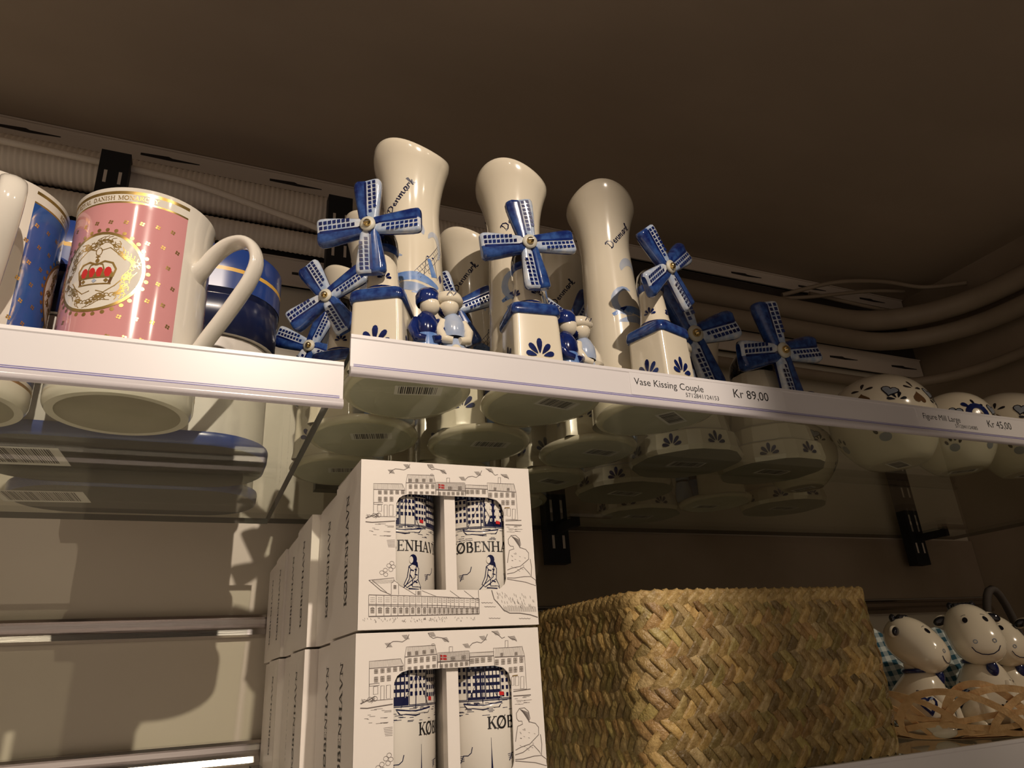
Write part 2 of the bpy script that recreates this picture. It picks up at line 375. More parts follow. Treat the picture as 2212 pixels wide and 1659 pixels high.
def hose(pts, r, rib_, label, name='cable_hose', seg=14, mtl=None):
    if len(pts) > 2 and len(pts) < 12:
        c_ = [Vector(p) for p in pts]; sm = []
        for i in range(len(c_)-1):
            p0, p1, p2, p3 = [c_[max(0, min(len(c_)-1, i+k))] for k in (-1, 0, 1, 2)]
            for k in range(8):
                x = k/8; sm.append(.5*(2*p1+(p2-p0)*x+(2*p0-5*p1+4*p2-p3)*x*x+(3*p1-p0-3*p2+p3)*x**3))
        pts = sm+[c_[-1]]
    q = []
    for a, b in zip(pts, pts[1:]):
        a, b = Vector(a), Vector(b); k = max(1, int((b-a).length/(.0022 if rib_ else .02)))
        q += [a+(b-a)*i/k for i in range(k)]
    q.append(Vector(pts[-1]))
    t = MB(); t.tube(q, [r*(1+(.035*math.sin(i*PI/1.5) if rib_ else 0)) for i in range(len(q))], mtl or m_hose, seg)
    return tag(t.build(name), label, 'hose')
def bend(z, y, xc, rad, r2=0, dz=0, n=10, x0=.67):
    o = [(x0, y, z), (xc-rad, y, z)]
    for i in range(1, n+1):
        a = PI/2*i/n; o.append((xc-rad+rad*math.sin(a), y-rad+rad*math.cos(a), z+dz*i/n))
    o.append((xc, -.1, z+dz*1.6)); return o
hose([(-.9, .492, .432), (.62, .492, .430)], .027, True, 'thick ribbed beige hose under the ceiling behind the mugs')
hose([(-.9, .500, .384), (.66, .500, .383)], .0155, True, 'thinner ribbed beige hose running below the thick ribbed one')
hose([(-.30, .448, .422), (-.16, .457, .424), (-.07, .458, .421), (-.028, .458, .415), (.03, .458, .403), (.085, .458, .392), (.20, .458, .376), (.62, .458, .372)], .0045, False, 'thin beige cable sagging across the ribbed hoses', 'cable', 8)
hose(bend(.415, .490, 1.34, .20, dz=.004), .021, False, 'smooth brown pipe curving round the corner, topmost on the right', mtl=m_pipe)
hose(bend(.375, .492, 1.345, .18, dz=-.004), .018, False, 'smooth brown pipe just below the topmost curved pipe on the right', mtl=m_pipe)
hose(bend(.290, .505, 1.35, .16, dz=.0), .010, False, 'narrow brown pipe curving round the corner below the larger pipes', mtl=m_pipe)
hose([(1.00, .50, .452), (1.10, .458, .474), (1.22, .445, .490), (1.31, .425, .482), (1.345, .36, .462)], .0045, False, 'thin cable arching up to the ceiling corner', 'cable', 8, m_pipe)
hose([(.98, .51, .445), (1.06, .485, .450), (1.20, .47, .478), (1.30, .46, .490)], .004, False, 'thin cable looping beneath the arching cable in the corner', 'cable', 8, m_pipe)
hose([(1.08, .505, .472), (1.20, .492, .458), (1.28, .485, .452)], .004, False, 'short thin cable crossing the two looping cables in the corner', 'cable', 8, m_pipe)

# black uprights
UP = [(-.136, 'black slotted steel upright behind the pink mug'), (.1415, 'black slotted steel upright behind the left windmill sails'),
      (.465, 'black slotted steel upright right of the stacked souvenir boxes'), (1.185, 'black slotted steel upright behind the cow figurines, far right')]
for i, (x, lb) in enumerate(UP):
    t = thing('shelf_upright', (x, .448 if i < 2 else .497, .015 if i < 2 else -.062), lb, 'upright')
    a = MB(); top = .418 if i < 2 else .30
    a.box(-.0165, .0165, -.006, .012, 0, top, m_post)
    S = planeS((0, -.006, 0), (1, 0, 0), (0, 0, 1))
    for k in range(int(top/.05)):
        for sx in (-.008, .008):
            z = .02+k*.05; a.box(sx-.0018, sx+.0018, -.0064, -.0059, z, z+.018, m_strip)
    a.build('post', t)
    if i >= 2:
        b = MB(); b.box(-.004, .004, -.064, -.005, .040, .052, m_post); b.build('bracket_arm', t); b = MB(); b.box(-.010, .055, -.064, -.056, .052, .060, m_chrome); b.build('bracket_bar', t)
# lower wall strips
def prof_strip(z, label):
    pts = [(YW-.001, z+.013), (YW-.010, z+.012), (YW-.012, z+.009), (YW-.007, z+.007), (YW-.006, z+.002), (YW-.010, z-.004), (YW-.012, z-.010), (YW-.009, z-.012), (YW-.001, z-.013)]
    t = MB(); P = [[(x, p[0], p[1]) for p in pts] for x in (-.9, 1.375)]; t.grid(P, m_chrome, smooth=False, flip=True)
    return tag(t.build('trim_2'), kind='structure')
prof_strip(-.130, ''); prof_strip(-.262, '')
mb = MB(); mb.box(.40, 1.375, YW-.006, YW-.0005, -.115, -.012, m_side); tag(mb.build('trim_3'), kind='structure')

# glass shelves
def glass_shelf(x0, x1, y0, y1, z, label):
    t = thing('glass_shelf', ((x0+x1)/2, (y0+y1)/2, z-.006), label, 'shelf'); hx, hy = (x1-x0)/2, (y1-y0)/2
    a = MB(); a.add([(-hx, -hy, .006), (hx, -hy, .006), (hx, hy, .006), (-hx, hy, .006)], [(0, 1, 2, 3)], m_glass)
    a.add([(-hx, -hy, 0), (hx, -hy, 0), (hx, hy, 0), (-hx, hy, 0)], [(3, 2, 1, 0)], m_glass)
    a.build('pane', t)
    e = MB()
    for (p, q) in (((-hx, -hy), (hx, -hy)), ((hx, -hy), (hx, hy)), ((hx, hy), (-hx, hy)), ((-hx, hy), (-hx, -hy))):
        e.add([(*p, 0), (*q, 0), (*q, .006), (*p, .006)], [(0, 1, 2, 3)], m_gedge)
    e.build('polished_edge', t)
    return t
glass_shelf(.0775, 1.30, .003, .505, ZR, 'clear glass shelf carrying the windmill vases and paw pots')
glass_shelf(-.60, .0715, .003, .412, ZL, 'clear glass shelf carrying the mugs and navy tins')
glass_shelf(.080, 1.30, .003, .515, ZB, 'clear glass shelf below, carrying boxes, basket and cows')

def rail(x0, x1, ztop, h, label, tilt=0):
    t = thing('price_rail', ((x0+x1)/2, 0, ztop-h), label, 'price rail'); hx = (x1-x0)/2
    a = MB(); sec = [(.0022, h-.0005), (.0012, h+.0002), (-.0006, h), (-.0008, h-.0022), (-.0003, h-.003), (-.0003+tilt, .0062)]
    a.grid([[(-hx, y, z) for y, z in sec], [(hx, y, z) for y, z in sec]], m_rail, smooth=False)
    a.box(-hx, hx, .0012, .0024, .001, h-.001, m_rail)
    a.add([(-hx, .0012, h-.001), (-hx, -.0003, h-.003), (-hx, -.0003, .006), (-hx, .0012, .006)], [(0, 1, 2, 3)], m_rail)
    a.build('backing_strip', t)
    b = MB(); sec = [(-.0002+tilt, .0064), (-.0014, .0060), (-.0030, .0040), (-.0034, .0018), (-.0026, .0002), (.0010, .0002)]
    b.grid([[(-hx, y, z) for y, z in sec], [(hx, y, z) for y, z in sec]], m_lip, smooth=True)
    b.add([(-hx, y, z) for y, z in sec], [tuple(range(6))[::-1]], m_lip); b.build('clear_lip', t)
    c = MB(); c.box(-hx+.002, hx-.002, -.00055, -.0002, .0066, .0071, m_vio); c.box(-hx+.002, hx-.002, -.00055, -.0002, .0077, .0080, m_vio); c.build('violet_line', t)
    return t
rail(.0765, 1.31, 0, .0280, 'long white price rail with two labels under the windmill vases')
rail(-.60, .0728, -.0196, .0300, 'blank white price rail in front of the mugs')
rail(.080, 1.31, -.2662, .0280, 'blank white price rail in front of the wicker basket and cows, bottom right')

def label_(x0, x1, title, code, price, lab, tx, cx, px, ts):
    a = MB(); a.box(x0, x1, -.00062, -.00034, -.0196, -.0024, m_paper)
    z = -.0126
    for s_, x, zz, h in ((title, tx, -.0117, .0066*ts), (code, cx, -.0170, .0042*ts), (price, px, -.0128, .0088*ts)):
        sans(a, planeS((x, -.00063, zz), (1, 0, 0), (0, 0, 1)), s_, h, m_black, .00006, .98)
    tag(a.build('price_label'), lab, 'price label')
label_(.2765, .4205, 'Vase Kissing Couple', '5712841124153', 'Kr 89,00', 'white price label reading Kr 89,00 under the vases', .2800, .3240, .3690, 1.16)
label_(.5720, .7300, 'Figure Mill Large', '5712841124085', 'Kr 45,00', 'white price label reading Kr 45,00 near the right edge', .5790, .6190, .6650, 1.14)

def barcode(parent, x, y, z, wd, hg, rz=0, name='barcode_sticker'):
    a = MB(); S = planeS((0, 0, 0), (1, 0, 0), (0, -1, 0))
    a.add([S(-wd/2, -hg/2, 0), S(wd/2, -hg/2, 0), S(wd/2, hg/2, 0), S(-wd/2, hg/2, 0)], [(0, 1, 2, 3)], m_stick)
    r = random.Random(3); u = -wd*.42
    while u < wd*.40:
        b = r.choice((.0004, .0007, .001)); a.add([S(u, -hg*.36, .0001), S(u+b, -hg*.36, .0001), S(u+b, hg*.42, .0001), S(u, hg*.42, .0001)], [(0, 1, 2, 3)], m_black); u += b+r.choice((.0004, .0007, .0009))
    o = a.build(name, parent, (x, y, z), (0, 0, rz)); return o

# ================================================================== MUGS
def mug(cx, cy, z, mat_print, label, hang, name='mug'):
    t = thing(name, (cx, cy, z), label, 'mug'); RM = .0445; H = .147; print_c = hang-88
    def Rp(v): return RM+.0012*max(0, (v-.13)/.017)**2-.0025*max(0, (.006-v)/.006)**2
    g0, g1 = hang-21.2, hang+23          # unprinted gap round the handle
    a = MB(); zs = [0, .0015, .004, .008, .0115, .0135, .0160, .03, .05, .07, .09, .11, .1315, .1352, .1365, .1420, .1443, .1462, H]
    A = sorted(set([g1+i*(360-(g1-g0))/72 for i in range(73)]+[g0+360+i*(g1-g0)/8 for i in range(1, 8)]))
    def mt(i, j):
        inn = A[j] < g0+360-.01; zz = (zs[i]+zs[i+1])/2
        if not inn: return m_white
        if .0160 < zz < .1352: return mat_print
        if .0115 < zz < .0135 or .1352 < zz < .1365 or .1420 < zz < .1443: return m_gold
        return m_white
    P = [[(Rp(zz)*math.cos(R(q)), Rp(zz)*math.sin(R(q)), zz) for q in A] for zz in zs]
    a.grid(P, mt, True)
    a.lathe([(RM+.0012, H), (RM-.0002, H+.0009), (RM-.0022, H), (RM-.003, H-.01), (RM-.003, .01), (.03, .006), (0, .006)], m_white, seg=64)
    a.lathe([(.037, 0), (RM-.0025, 0)], m_white, seg=64); a.lathe([(0, .0035), (.033, .0035), (.037, 0)], m_foot, seg=64)
    S = cylS(Rp)
    us = math.degrees(1/RM)
    # little crosses
    PC = [print_c, 2*hang+360-print_c]
    for i, zz in enumerate([.022, .036, .050, .064, .078, .092, .106, .120]):
        for k in range(26):
            q = g1+12.4*(k+(.5 if i % 2 else 0))
            if q > g0+360-4: continue
            dz = zz-.083
            if min(math.hypot(((q-pc+180) % 360-180)/us, dz) for pc in PC) < .036: continue
            for b in range(4):
                an = PI/2*b+.5; a.poly(S, [((q+x*us), zz+y) for x, y in ell(.00105*math.cos(an), .00105*math.sin(an), .00072, n=6)], m_gold)
    for print_c in PC:
        # medallion
        def MS(u, v, off): return S(print_c+u*us, .083+v, off)
        a.poly(MS, ell(0, 0, .0275, .0275, 40), m_white, .00015, rings=6)
        a.rib(MS, ell(0, 0, .0285, .0285, 60), .002, m_gold, .0002, close=True)
        for k in range(34): a.poly(MS, ell(.0312*math.cos(2*PI*k/34), .0312*math.sin(2*PI*k/34), .0014, n=8), m_gold)
        r = random.Random(8)
        for k in range(64):
            an = 2*PI*k/64; rr = .0212+.0022*math.sin(an*6); x, y = rr*math.cos(an), rr*math.sin(an)
            sw = r.choice((-1, 1)); q = [(x+.0035*(1-i/9)*math.cos(an+sw*i*.75), y+.0035*(1-i/9)*math.sin(an+sw*i*.75)) for i in range(9)]
            a.rib(MS, q, .0005, m_gold, .00025)
            a.poly(MS, petal(x, y, .004, .0016, an+1.6*sw, 8), m_gold, .00024)
        for sx in (-1, 1):
            for y0, yy in ((-.006, -.016), (.008, .017)):
                a.rib(MS, [(sx*.017, y0), (sx*.013, yy*.7), (sx*.007, yy), (sx*.002, yy*.9)], .0007, m_gold, .00025)
        a.rib(MS, ell(.0, .0143, .002, .003, 12), .0006, m_gold, .00025, close=True)
        # crown
        a.poly(MS, [(-.0105, -.0095), (.0105, -.0095), (.0115, -.0050), (-.0115, -.0050)], m_brown, .0003)
        a.rib(MS, [(-.0108, -.0098), (.0108, -.0098)], .0009, m_gold, .0004); a.rib(MS, [(-.0115, -.0050), (.0115, -.0050)], .0009, m_gold, .0004)
        for x in (-.0075, 0, .0075): a.poly(MS, [(x-.0016, -.0073), (x, -.0058), (x+.0016, -.0073), (x, -.0088)], m_pale if x == 0 else m_gold, .00042)
        for x in (-.0078, -.0026, .0026, .0078): a.poly(MS, ell(x, -.0012, .0024, .0038, 12), m_red, .0003)
        for sx in (-1, 1):
            a.rib(MS, [(sx*.0112, -.0045), (sx*.0125, .001), (sx*.010, .0055), (sx*.005, .0068), (0, .0045)], .0013, m_gold, .0004)
            a.rib(MS, [(sx*.004, -.0045), (sx*.0052, .001), (sx*.004, .0045), (0, .0055)], .0009, m_gold, .0004)
        for x in (-.0105, -.0052, 0, .0052, .0105): a.poly(MS, [(x-.0013, -.004), (x, -.0005), (x+.0013, -.004), (x, -.0048)], m_gold, .0004)
        a.poly(MS, ell(0, .0075, .0014), m_gold, .0004); a.rib(MS, [(0, .0085), (0, .0118)], .0009, m_gold, .0004); a.rib(MS, [(-.0015, .0104), (.0015, .0104)], .0008, m_gold, .0004)
        L = [G[c][0] for c in 'ROYAL DANISH MONARCHY']; tot = sum(L)*.0031*1.08
        serif(a, S, 'ROYAL DANISH MONARCHY', print_c+2-tot/2*us, .1377, .0031, m_gold, 1.08, us)
    a.build('cup', t)
    h = MB(); d = Vector((math.cos(R(hang)), math.sin(R(hang)), 0)); path = []
    ctl = [(-.005, .100), (.002, .104), (.010, .114), (.020, .1215), (.031, .1225), (.039, .116), (.042, .104), (.038, .090), (.030, .076), (.021, .062), (.012, .049), (.005, .038), (-.002, .030)]
    for i in range(len(ctl)-1):
        for k in range(4):
            p0, p1, p2, p3 = [ctl[max(0, min(len(ctl)-1, i+q))] for q in (-1, 0, 1, 2)]; x = k/4
            path.append(tuple(.5*((2*p1[c])+(-p0[c]+p2[c])*x+(2*p0[c]-5*p1[c]+4*p2[c]-p3[c])*x*x+(-p0[c]+3*p1[c]-3*p2[c]+p3[c])*x**3) for c in (0, 1)))
    path.append(ctl[-1]); n = len(path); pts = [d*(RM+p[0])+Vector((0, 0, p[1])) for p in path]
    rad = []
    for i in range(n):
        e = min(i, n-1-i)/6; f = max(0, 1-e); rad.append((.0040+.0060*f*f, .0074+.0045*f*f))
    h.tube(pts, rad, m_white, 16, flat=(0, 0, 1)); h.build('handle', t)
    return t
mug(-.053, .105, ZL, m_pink, 'pink mug with gold crown medallion and white handle', -31)
mug(-.1495, .112, ZL, m_mblue, 'blue mug with gold medallion, cut off by the left edge', -69)

# ================================================================== TINS
def rrect(hx, hy, r, n=10):
    o = []
    for sx, sy, a0 in ((1, -1, -90), (1, 1, 0), (-1, 1, 90), (-1, -1, 180)):
        for i in range(n+1):
            a = R(a0+90*i/n); o.append((sx*(hx-r)+r*math.cos(a), sy*(hy-r)+r*math.sin(a)))
    return o
def tin(cx, cy, label, hx=.105, hy=.066, r=.05):
    t = thing('souvenir_tin', (cx, cy, ZL), label, 'tin', 'rounded navy gift tins behind the mugs')
    def lay(mb, zs, m, d=0):
        mb.grid([[(x, y, z) for x, y in rrect(hx+e, hy+e, r+e)] for z, e in zs], m, True)
    a = MB(); lay(a, [(.0, -.002), (.0012, 0), (.008, .0006), (.010, 0)], m_tblue)
    a.add([(x, y, .0002) for x, y in rrect(hx-.002, hy-.002, r-.002)], [tuple(range(44))[::-1]], m_tbase); a.build('base', t)
    a = MB(); lay(a, [(.010, -.004), (.093, -.004)], m_twhite); a.build('body', t)
    a = MB(); lay(a, [(.094, -.004), (.0942, .0), (.128, .0004), (.129, -.0004), (.1295, .0008), (.150, .0008)], m_tnavy)
    lay(a, [(.134, .0014), (.150, .0014)], m_tblue)
    lay(a, [(.150, .0014), (.1535, .0014)], m_tyel); lay(a, [(.1535, .0014), (.172, .0014), (.174, 0)], m_tblue)
    a.add([(x, y, .174) for x, y in rrect(hx, hy, r)], [tuple(range(44))], m_tblue)
    a.add([(x, y, .094) for x, y in rrect(hx, hy, r)], [tuple(range(44))[::-1]], m_twhite)
    a.build('lid', t)
    return t
t1 = tin(-.0555, .2225, 'navy tin with gold stripe directly behind the pink mug')
t2 = tin(-.0515, .352, 'navy tin at the very back of the mug shelf', hy=.055)
barcode(t1, -.072, -.008, -.0001, .064, .048, R(-4)); barcode(t2, -.076, -.008, -.0001, .070, .042, R(-4))

# ================================================================== WINDMILL VASES
def sails_mesh(scale=1.0, dark=None):
    a = MB(); L0, L1 = .004*scale, .0345*scale
    for k in range(4):
        A = PI/2*k; tw = R(-12)
        def put(x, y, z):
            yy = y*math.cos(tw)-z*math.sin(tw)*1; zz = y*math.sin(tw)+z*math.cos(tw)
            return (x*math.cos(A)-yy*math.sin(A), x*math.sin(A)+yy*math.cos(A), zz)
        sec = []; n = 20
        P = []; xs = [0, .08, .2, .4, .6, .8, .92, .97, 1.0]
        for q in xs:
            x = L0+(L1-L0)*q; e = 1 if q < .93 else (.93 if q < .99 else .80); W = (.0062+.0036*min(1, q*1.3))*scale*e; H = .0036*scale*(1 if q < .99 else .6)
            row = []
            for j in range(n):
                th = 2*PI*j/n; c, s_ = math.cos(th), math.sin(th)
                y = W*math.copysign(abs(c)**.5, c); z = H*math.copysign(abs(s_)**.55, s_)
                if y > 0 and s_ > 0: z += .0018*scale*math.sin(min(1, y/W)*PI)**.8
                if s_ < 0: z *= .8
                row.append(put(x, y, z))
            P.append(row)
        def mt(i, j):
            th = 2*PI*(j+.5)/n
            if math.sin(th) <= 0.0: return m_navy
            return m_lat if math.cos(th) < .05 else m_blue
        a.grid(P, mt, True)
        a.add(P[-1], [tuple(range(n))], m_blue)
        S = lambda u, v, off: put(u, v, .0036*scale+off)
        a.rib(S, [(L0+.003*scale, .0006*scale), (L1-.002*scale, .0002*scale)], .0018*scale, m_navy, .0004)
        for i in range(8):
            x = L0+(.20+.76*i/7.6)*(L1-L0)
            for yy in (.0026, .0060):
                if i < 1 and yy > .003: continue
                a.poly(S, ell(x, -yy*scale, .0017*scale, .0015*scale, 4, PI/4), m_navy, .00012)
    a.lathe([(0, -.003*scale), (.008*scale, -.003*scale), (.0085*scale, 0), (.0072*scale, .0036*scale), (0, .0040*scale)], m_navy, seg=20)
    return a
def screw_parts(parent, s_=1.0):
    b = MB(); b.lathe([(0, .0040*s_), (.0050*s_, .0040*s_), (.0052*s_, .0056*s_), (.002*s_, .0058*s_), (0, .0058*s_)], m_cer2, seg=20); b.build('washer', parent)
    b = MB(); b.ball((0, 0, .0066*s_), (.0026*s_, .0026*s_, .0022*s_), m_brass, 12, 8); b.box(-.0021*s_, .0021*s_, -.0003*s_, .0003*s_, .0083*s_, .0089*s_, m_nick); b.build('screw', parent)
def place_sails(parent, scale, hub, face, spin):
    o = sails_mesh(scale).build('sails', parent, hub)
    d = Vector((math.cos(R(face)), math.sin(R(face)), -.06)).normalized()
    q = d.to_track_quat('Z', 'Y'); o.rotation_mode = 'QUATERNION'
    o.rotation_quaternion = q @ Matrix.Rotation(R(spin), 3, 'Z').to_quaternion()
    screw_parts(o, scale); return o
def tubeR(v):
    if v < .17: return .0232+.0062*(1-v/.17)**.9
    if v <= .225: return .0232+.0098*((v-.17)/.055)**2.0
    return .0330+.0002*((v-.225)/.0065)
def make_vase(label):
    t = thing('windmill_vase', (0, 0, ZR), label, 'vase', 'blue and white windmill vases on the glass shelf')
    a = MB(); seg = 56; zs = [.003, .01, .02, .03, .05, .07, .09, .11, .13, .15, .165, .175, .185, .195, .205, .213, .219, .2235, .228, .2315]
    P = [[(tubeR(z)*math.cos(2*PI*j/seg), tubeR(z)*math.sin(2*PI*j/seg), z+(max(0, (z-.17)/.06)**2)*(.0058*math.cos(2*(2*PI*j/seg)-1.4)-.0022*math.cos(2*PI*j/seg))) for j in range(seg)] for z in zs]
    top = P[-1]
    for e, dz in ((.0012, .0012), (.0035, .0002), (.008, -.012), (.0135, -.03), (.0135, -.08)):
        P.append([(p[0]*(1-e/.032), p[1]*(1-e/.032), p[2]+dz) for p in top])
    a.grid(P, m_cer, True)
    # foot plate
    def plate(e, z): return [(-.003+(.0465-e)*math.cos(2*PI*j/64), -.030+(.0520-e)*math.sin(2*PI*j/64), z) for j in range(64)]
    a.grid([plate(.006, .0), plate(.002, .0006), plate(0, .003), plate(.001, .006), plate(.006, .0078), plate(.015, .0084), plate(.044, .0086)], m_cer, True)
    a.add(plate(.006, .0), [tuple(range(64))[::-1]], m_cer2)
    S = cylS(tubeR); us = math.degrees(1/.0245)
    script(a, S, -136, .167, .0082, m_ink, .84, us, .0012)
    # clouds and mill landscape
    def A(cx, cy, rx, ry, a0, a1, n=12): return [(cx+rx*us*math.cos(R(a0+(a1-a0)*i/n)), cy+ry*math.sin(R(a0+(a1-a0)*i/n))) for i in range(n+1)]
    def WR(pts, wd, m, off=.00012, nc=3):
        Sx = lambda u, v, o_: S(u*us, v, o_)
        a.rib(Sx, [(p[0]/us, p[1]) for p in pts], wd, m, off, nc)
    WR(A(-92, .142, .012, .014, 170, 10), lambda q: .001+.0075*math.sin(q*PI)**.6, m_pale2)
    WR(A(-118, .112, .011, .013, 60, 300), lambda q: .001+.005*math.sin(q*PI)**.6, m_pale)
    WR(A(-40, .136, .007, .012, 150, -60), lambda q: .001+.005*math.sin(q*PI)**.6, m_pale2)
    WR([(-150, .098), (-120, .1035), (-80, .104), (-40, .098), (-25, .094)], lambda q: .003+.005*math.sin(q*PI), m_mid, .00014)
    WR([(-140, .091), (-100, .095), (-60, .092), (-35, .087)], lambda q: .002+.006*math.sin(q*PI), m_pale, .00012)
    WR([(-88, .089), (-62, .0885), (-38, .085)], lambda q: .001+.0028*math.sin(q*PI), m_mid, .00016)
    WR([(-143, .0985), (-130, .103), (-120, .106)], lambda q: .001+.003*math.sin(q*PI), m_navy, .00018)
    # painted mill
    WR([(-66, .105), (-60, .124)], .0004, m_ink); WR([(-36, .105), (-43, .124)], .0004, m_ink); WR([(-59, .124), (-44, .124)], .0014, m_navy)
    WR([(-55, .122), (-44, .106)], lambda q: .003+.003*q, m_mid, .00018)
    for x0, y0, x1, y1 in ((-52, .125, -24, .142), (-52, .125, -83, .108)):
        WR([(x0, y0), (x1, y1)], .0004, m_ink); WR([(x0+5, y0-.0028), (x1+5, y1-.0028)], .0003, m_ink); WR([(x0+10, y0-.0056), (x1+10, y1-.0056)], .0003, m_ink)
        for k in range(6):
            q = .25+k*.15; WR([(x0+(x1-x0)*q, y0+(y1-y0)*q), (x0+(x1-x0)*q+10, y0+(y1-y0)*q-.0056)], .0003, m_ink)
    WR([(-56, .108), (-52, .108), (-52, .112), (-56, .112), (-56, .108)], .0003, m_ink)
    WR([(-28, .104), (-26, .112)], lambda q: .001+.004*math.sin(q*PI), m_navy, .0002)
    a.build('vase_body', t)
    # windmill
    mx, my = -.019, -.050; face = -100
    b = MB(); rot = R(face+90); c_, s_ = math.cos(rot), math.sin(rot)
    def rr(h, r, z, n=5): return [(mx+x*c_-y*s_, my+x*s_+y*c_, z) for x, y in rrect(h, h, r, n)]
    b.grid([rr(.0200, .004, .006), rr(.0192, .004, .012), rr(.0184, .004, .045), rr(.0180, .004, .059)], m_cer, True)
    b.grid([rr(.0180, .004, .059), rr(.0196, .005, .0595), rr(.0200, .005, .062), rr(.0195, .005, .067), rr(.0184, .006, .0685)], m_blue, True)
    b.grid([rr(.0184, .006, .0685), rr(.0160, .007, .0702)], m_navy, True)
    b.grid([rr(.0160, .007, .0702), rr(.0135, .011, .0722)], m_cer, True)
    b.lathe([(.0138, .071), (.0132, .073), (.0128, .075), (.0118, .083), (.0108, .094), (.0104, .104)], m_cer, (mx, my), 32)
    b.lathe([(.0140, .0715), (.0141, .0728), (.0134, .0738)], m_navy, (mx, my), 32)
    b.lathe([(.0105, .104), (.0116, .1055), (.0118, .110)], m_blue, (mx, my), 32)
    b.lathe([(.0118, .110), (.0115, .115), (.0100, .122), (.006, .127), (0, .1285)], m_dark, (mx, my), 32)
    dx, dy = math.cos(R(face)), math.sin(R(face))
    b.tube([(mx+dx*.006, my+dy*.006, .117), (mx+dx*.018, my+dy*.018, .117)], .0042, m_navy, 12)
    for k in range(4):
        an = rot+PI/2*k; U = Vector((math.cos(an), math.sin(an), 0)); N = Vector((math.sin(an), -math.cos(an), 0))
        P0 = Vector((mx, my, .0))+N*.02035; V = Vector((-N.x*.040, -N.y*.040, 1)).normalized()
        Sf = planeS(P0, U, V); fan(b, Sf, 0, .0235, .0125, m_navy)
        TS = cylS(lambda v: .0128-(v-.075)*.10, (mx, my))
        usT = math.degrees(1/.0118)
        SS = (lambda q: (lambda u, v, off: TS(q+u*usT, v, off+.0002)))(math.degrees(an)-90+20)
        fan(b, SS, 0, .0800, .0058, m_navy)
    b.build('windmill_tower', t)
    # couple
    g = MB(); gx, gy = .0155, -.058          # boy (left, dark) and girl (right, white cap)
    def fig(o, m_coat, m_leg, m_head, m_hat, girl):
        ox, oy = o
        g_ = MB()
        g_.lathe([(.0, .007), (.0085, .007), (.0094, .010), (.0092, .018), (.0080, .024), (.0070, .028)] if girl else [(0, .007), (.0090, .007), (.0088, .014), (.0082, .026), (.0074, .032)], m_leg, (0, 0), 20)
        g_.lathe([(.0074, .030), (.0080, .033), (.0076, .039), (.0055, .044), (.0030, .047)], m_coat, (0, 0), 20)
        for sy in (-1, 1): g_.tube([(sy*.0060, -.001, .041), (sy*.0090, -.003, .034), (sy*.0070, -.0065, .027), (sy*.002, -.008, .026)], [.0030, .0032, .0028, .0022], m_coat if not girl else m_cer, 10)
        hx = .0022 if not girl else -.0022
        g_.ball((hx, -.001, .0515), (.0062, .0064, .0066), m_head, 20, 14)
        if girl:
            g_.ball((hx, .0006, .0500), (.0068, .0066, .0050), m_navy, 16, 10)
            g_.lathe([(.0065, .0525), (.0088, .0535), (.0092, .0560), (.0080, .0590), (.0050, .0610), (0, .0615)], m_hat, (hx, 0), 20)
            g_.rib(lambda u, v, off: (hx+u, -.0088-off, .0565+v), [(-.003, -.001), (-.001, .002), (.001, -.001), (.003, .002)], .0007, m_ink, .0003)
            g_.ball((0, -.0072, .017), (.0045, .0028, .007), m_cer, 12, 8)
            for xx in (-.002, .002): g_.ball((xx, -.0098, .018), (.0006, .0006, .0018), m_navy, 8, 6)
        else:
            g_.lathe([(.0066, .0520), (.0074, .0535), (.0076, .0580), (.0060, .0615), (0, .0625)], m_hat, (hx-.001, 0), 20)
            g_.ball((0, 0, .0095), (.0095, .0085, .0035), m_navy, 16, 8)
        fo = g_.build('girl_figurine' if girl else 'boy_figurine', t, (ox, oy, .0085-.007*1.22), (0, 0, R(15))); fo.scale = (1.22, 1.22, 1.22)
    fig((.0125, -.050), m_navy, m_mid, m_cer, m_navy, False)
    fig((.0315, -.046), m_pale, m_pale, m_cer, m_cer, True)
    barcode(t, .006, -.040, -.0001, .034, .017, R(8))
    return t
V0 = make_vase('')
S0 = place_sails(V0, 1.12, (-.0215+.0215*math.cos(R(-105)), -.050+.0215*math.sin(R(-105)), .1175), -100, 0)
def turn(o, face, spin):
    d = Vector((math.cos(R(face)), math.sin(R(face)), -.06)).normalized()
    o.rotation_quaternion = d.to_track_quat('Z', 'Y') @ Matrix.Rotation(R(spin), 3, 'Z').to_quaternion()
VS = [(.1445, .100, -19, 2, 'tall windmill vase, leftmost of the front row, right beside the rail end'),
      (.2395, .098, 3, 10, 'windmill vase in the middle of the front row'),
      (.3350, .098, 27, 42, 'windmill vase on the right of the front row above the Kr 89,00 price label'),
      (.1400, .208, -25, 30, 'windmill vase hidden directly behind the leftmost front vase'),
      (.2380, .208, -12, 22, 'windmill vase behind and left of the middle front vase'),
      (.3450, .208, -2, 60, 'windmill vase between the middle and right front vases, one row back'),
      (.1370, .316, -20, 65, 'windmill vase third from the front beside the glass seam'),
      (.2300, .316, 5, 15, 'windmill vase in the third row behind the middle vases'),
      (.3400, .316, 10, 33, 'windmill vase in the third row behind the right vases'),
      (.2350, .424, 0, 70, 'windmill vase in the rear row behind the middle vases'),
      (.3450, .424, 12, 50, 'windmill vase in the rear row behind the right vases')]
for i, (x, y, rz, sp, lb) in enumerate(VS):
    o = V0 if i == 0 else copy_tree(V0)
    o.location = (x, y, ZR); o.rotation_euler = (0, 0, R(rz)); o['label'] = lb
    for k in kids(o):
        if k.name.startswith('sails'): turn(k, -100, sp)
o = copy_tree(V0); o.location = (.615, .318, ZR); o.rotation_euler = (0, 0, R(165)); o['label'] = 'windmill vase turned backwards behind the dark windmills'

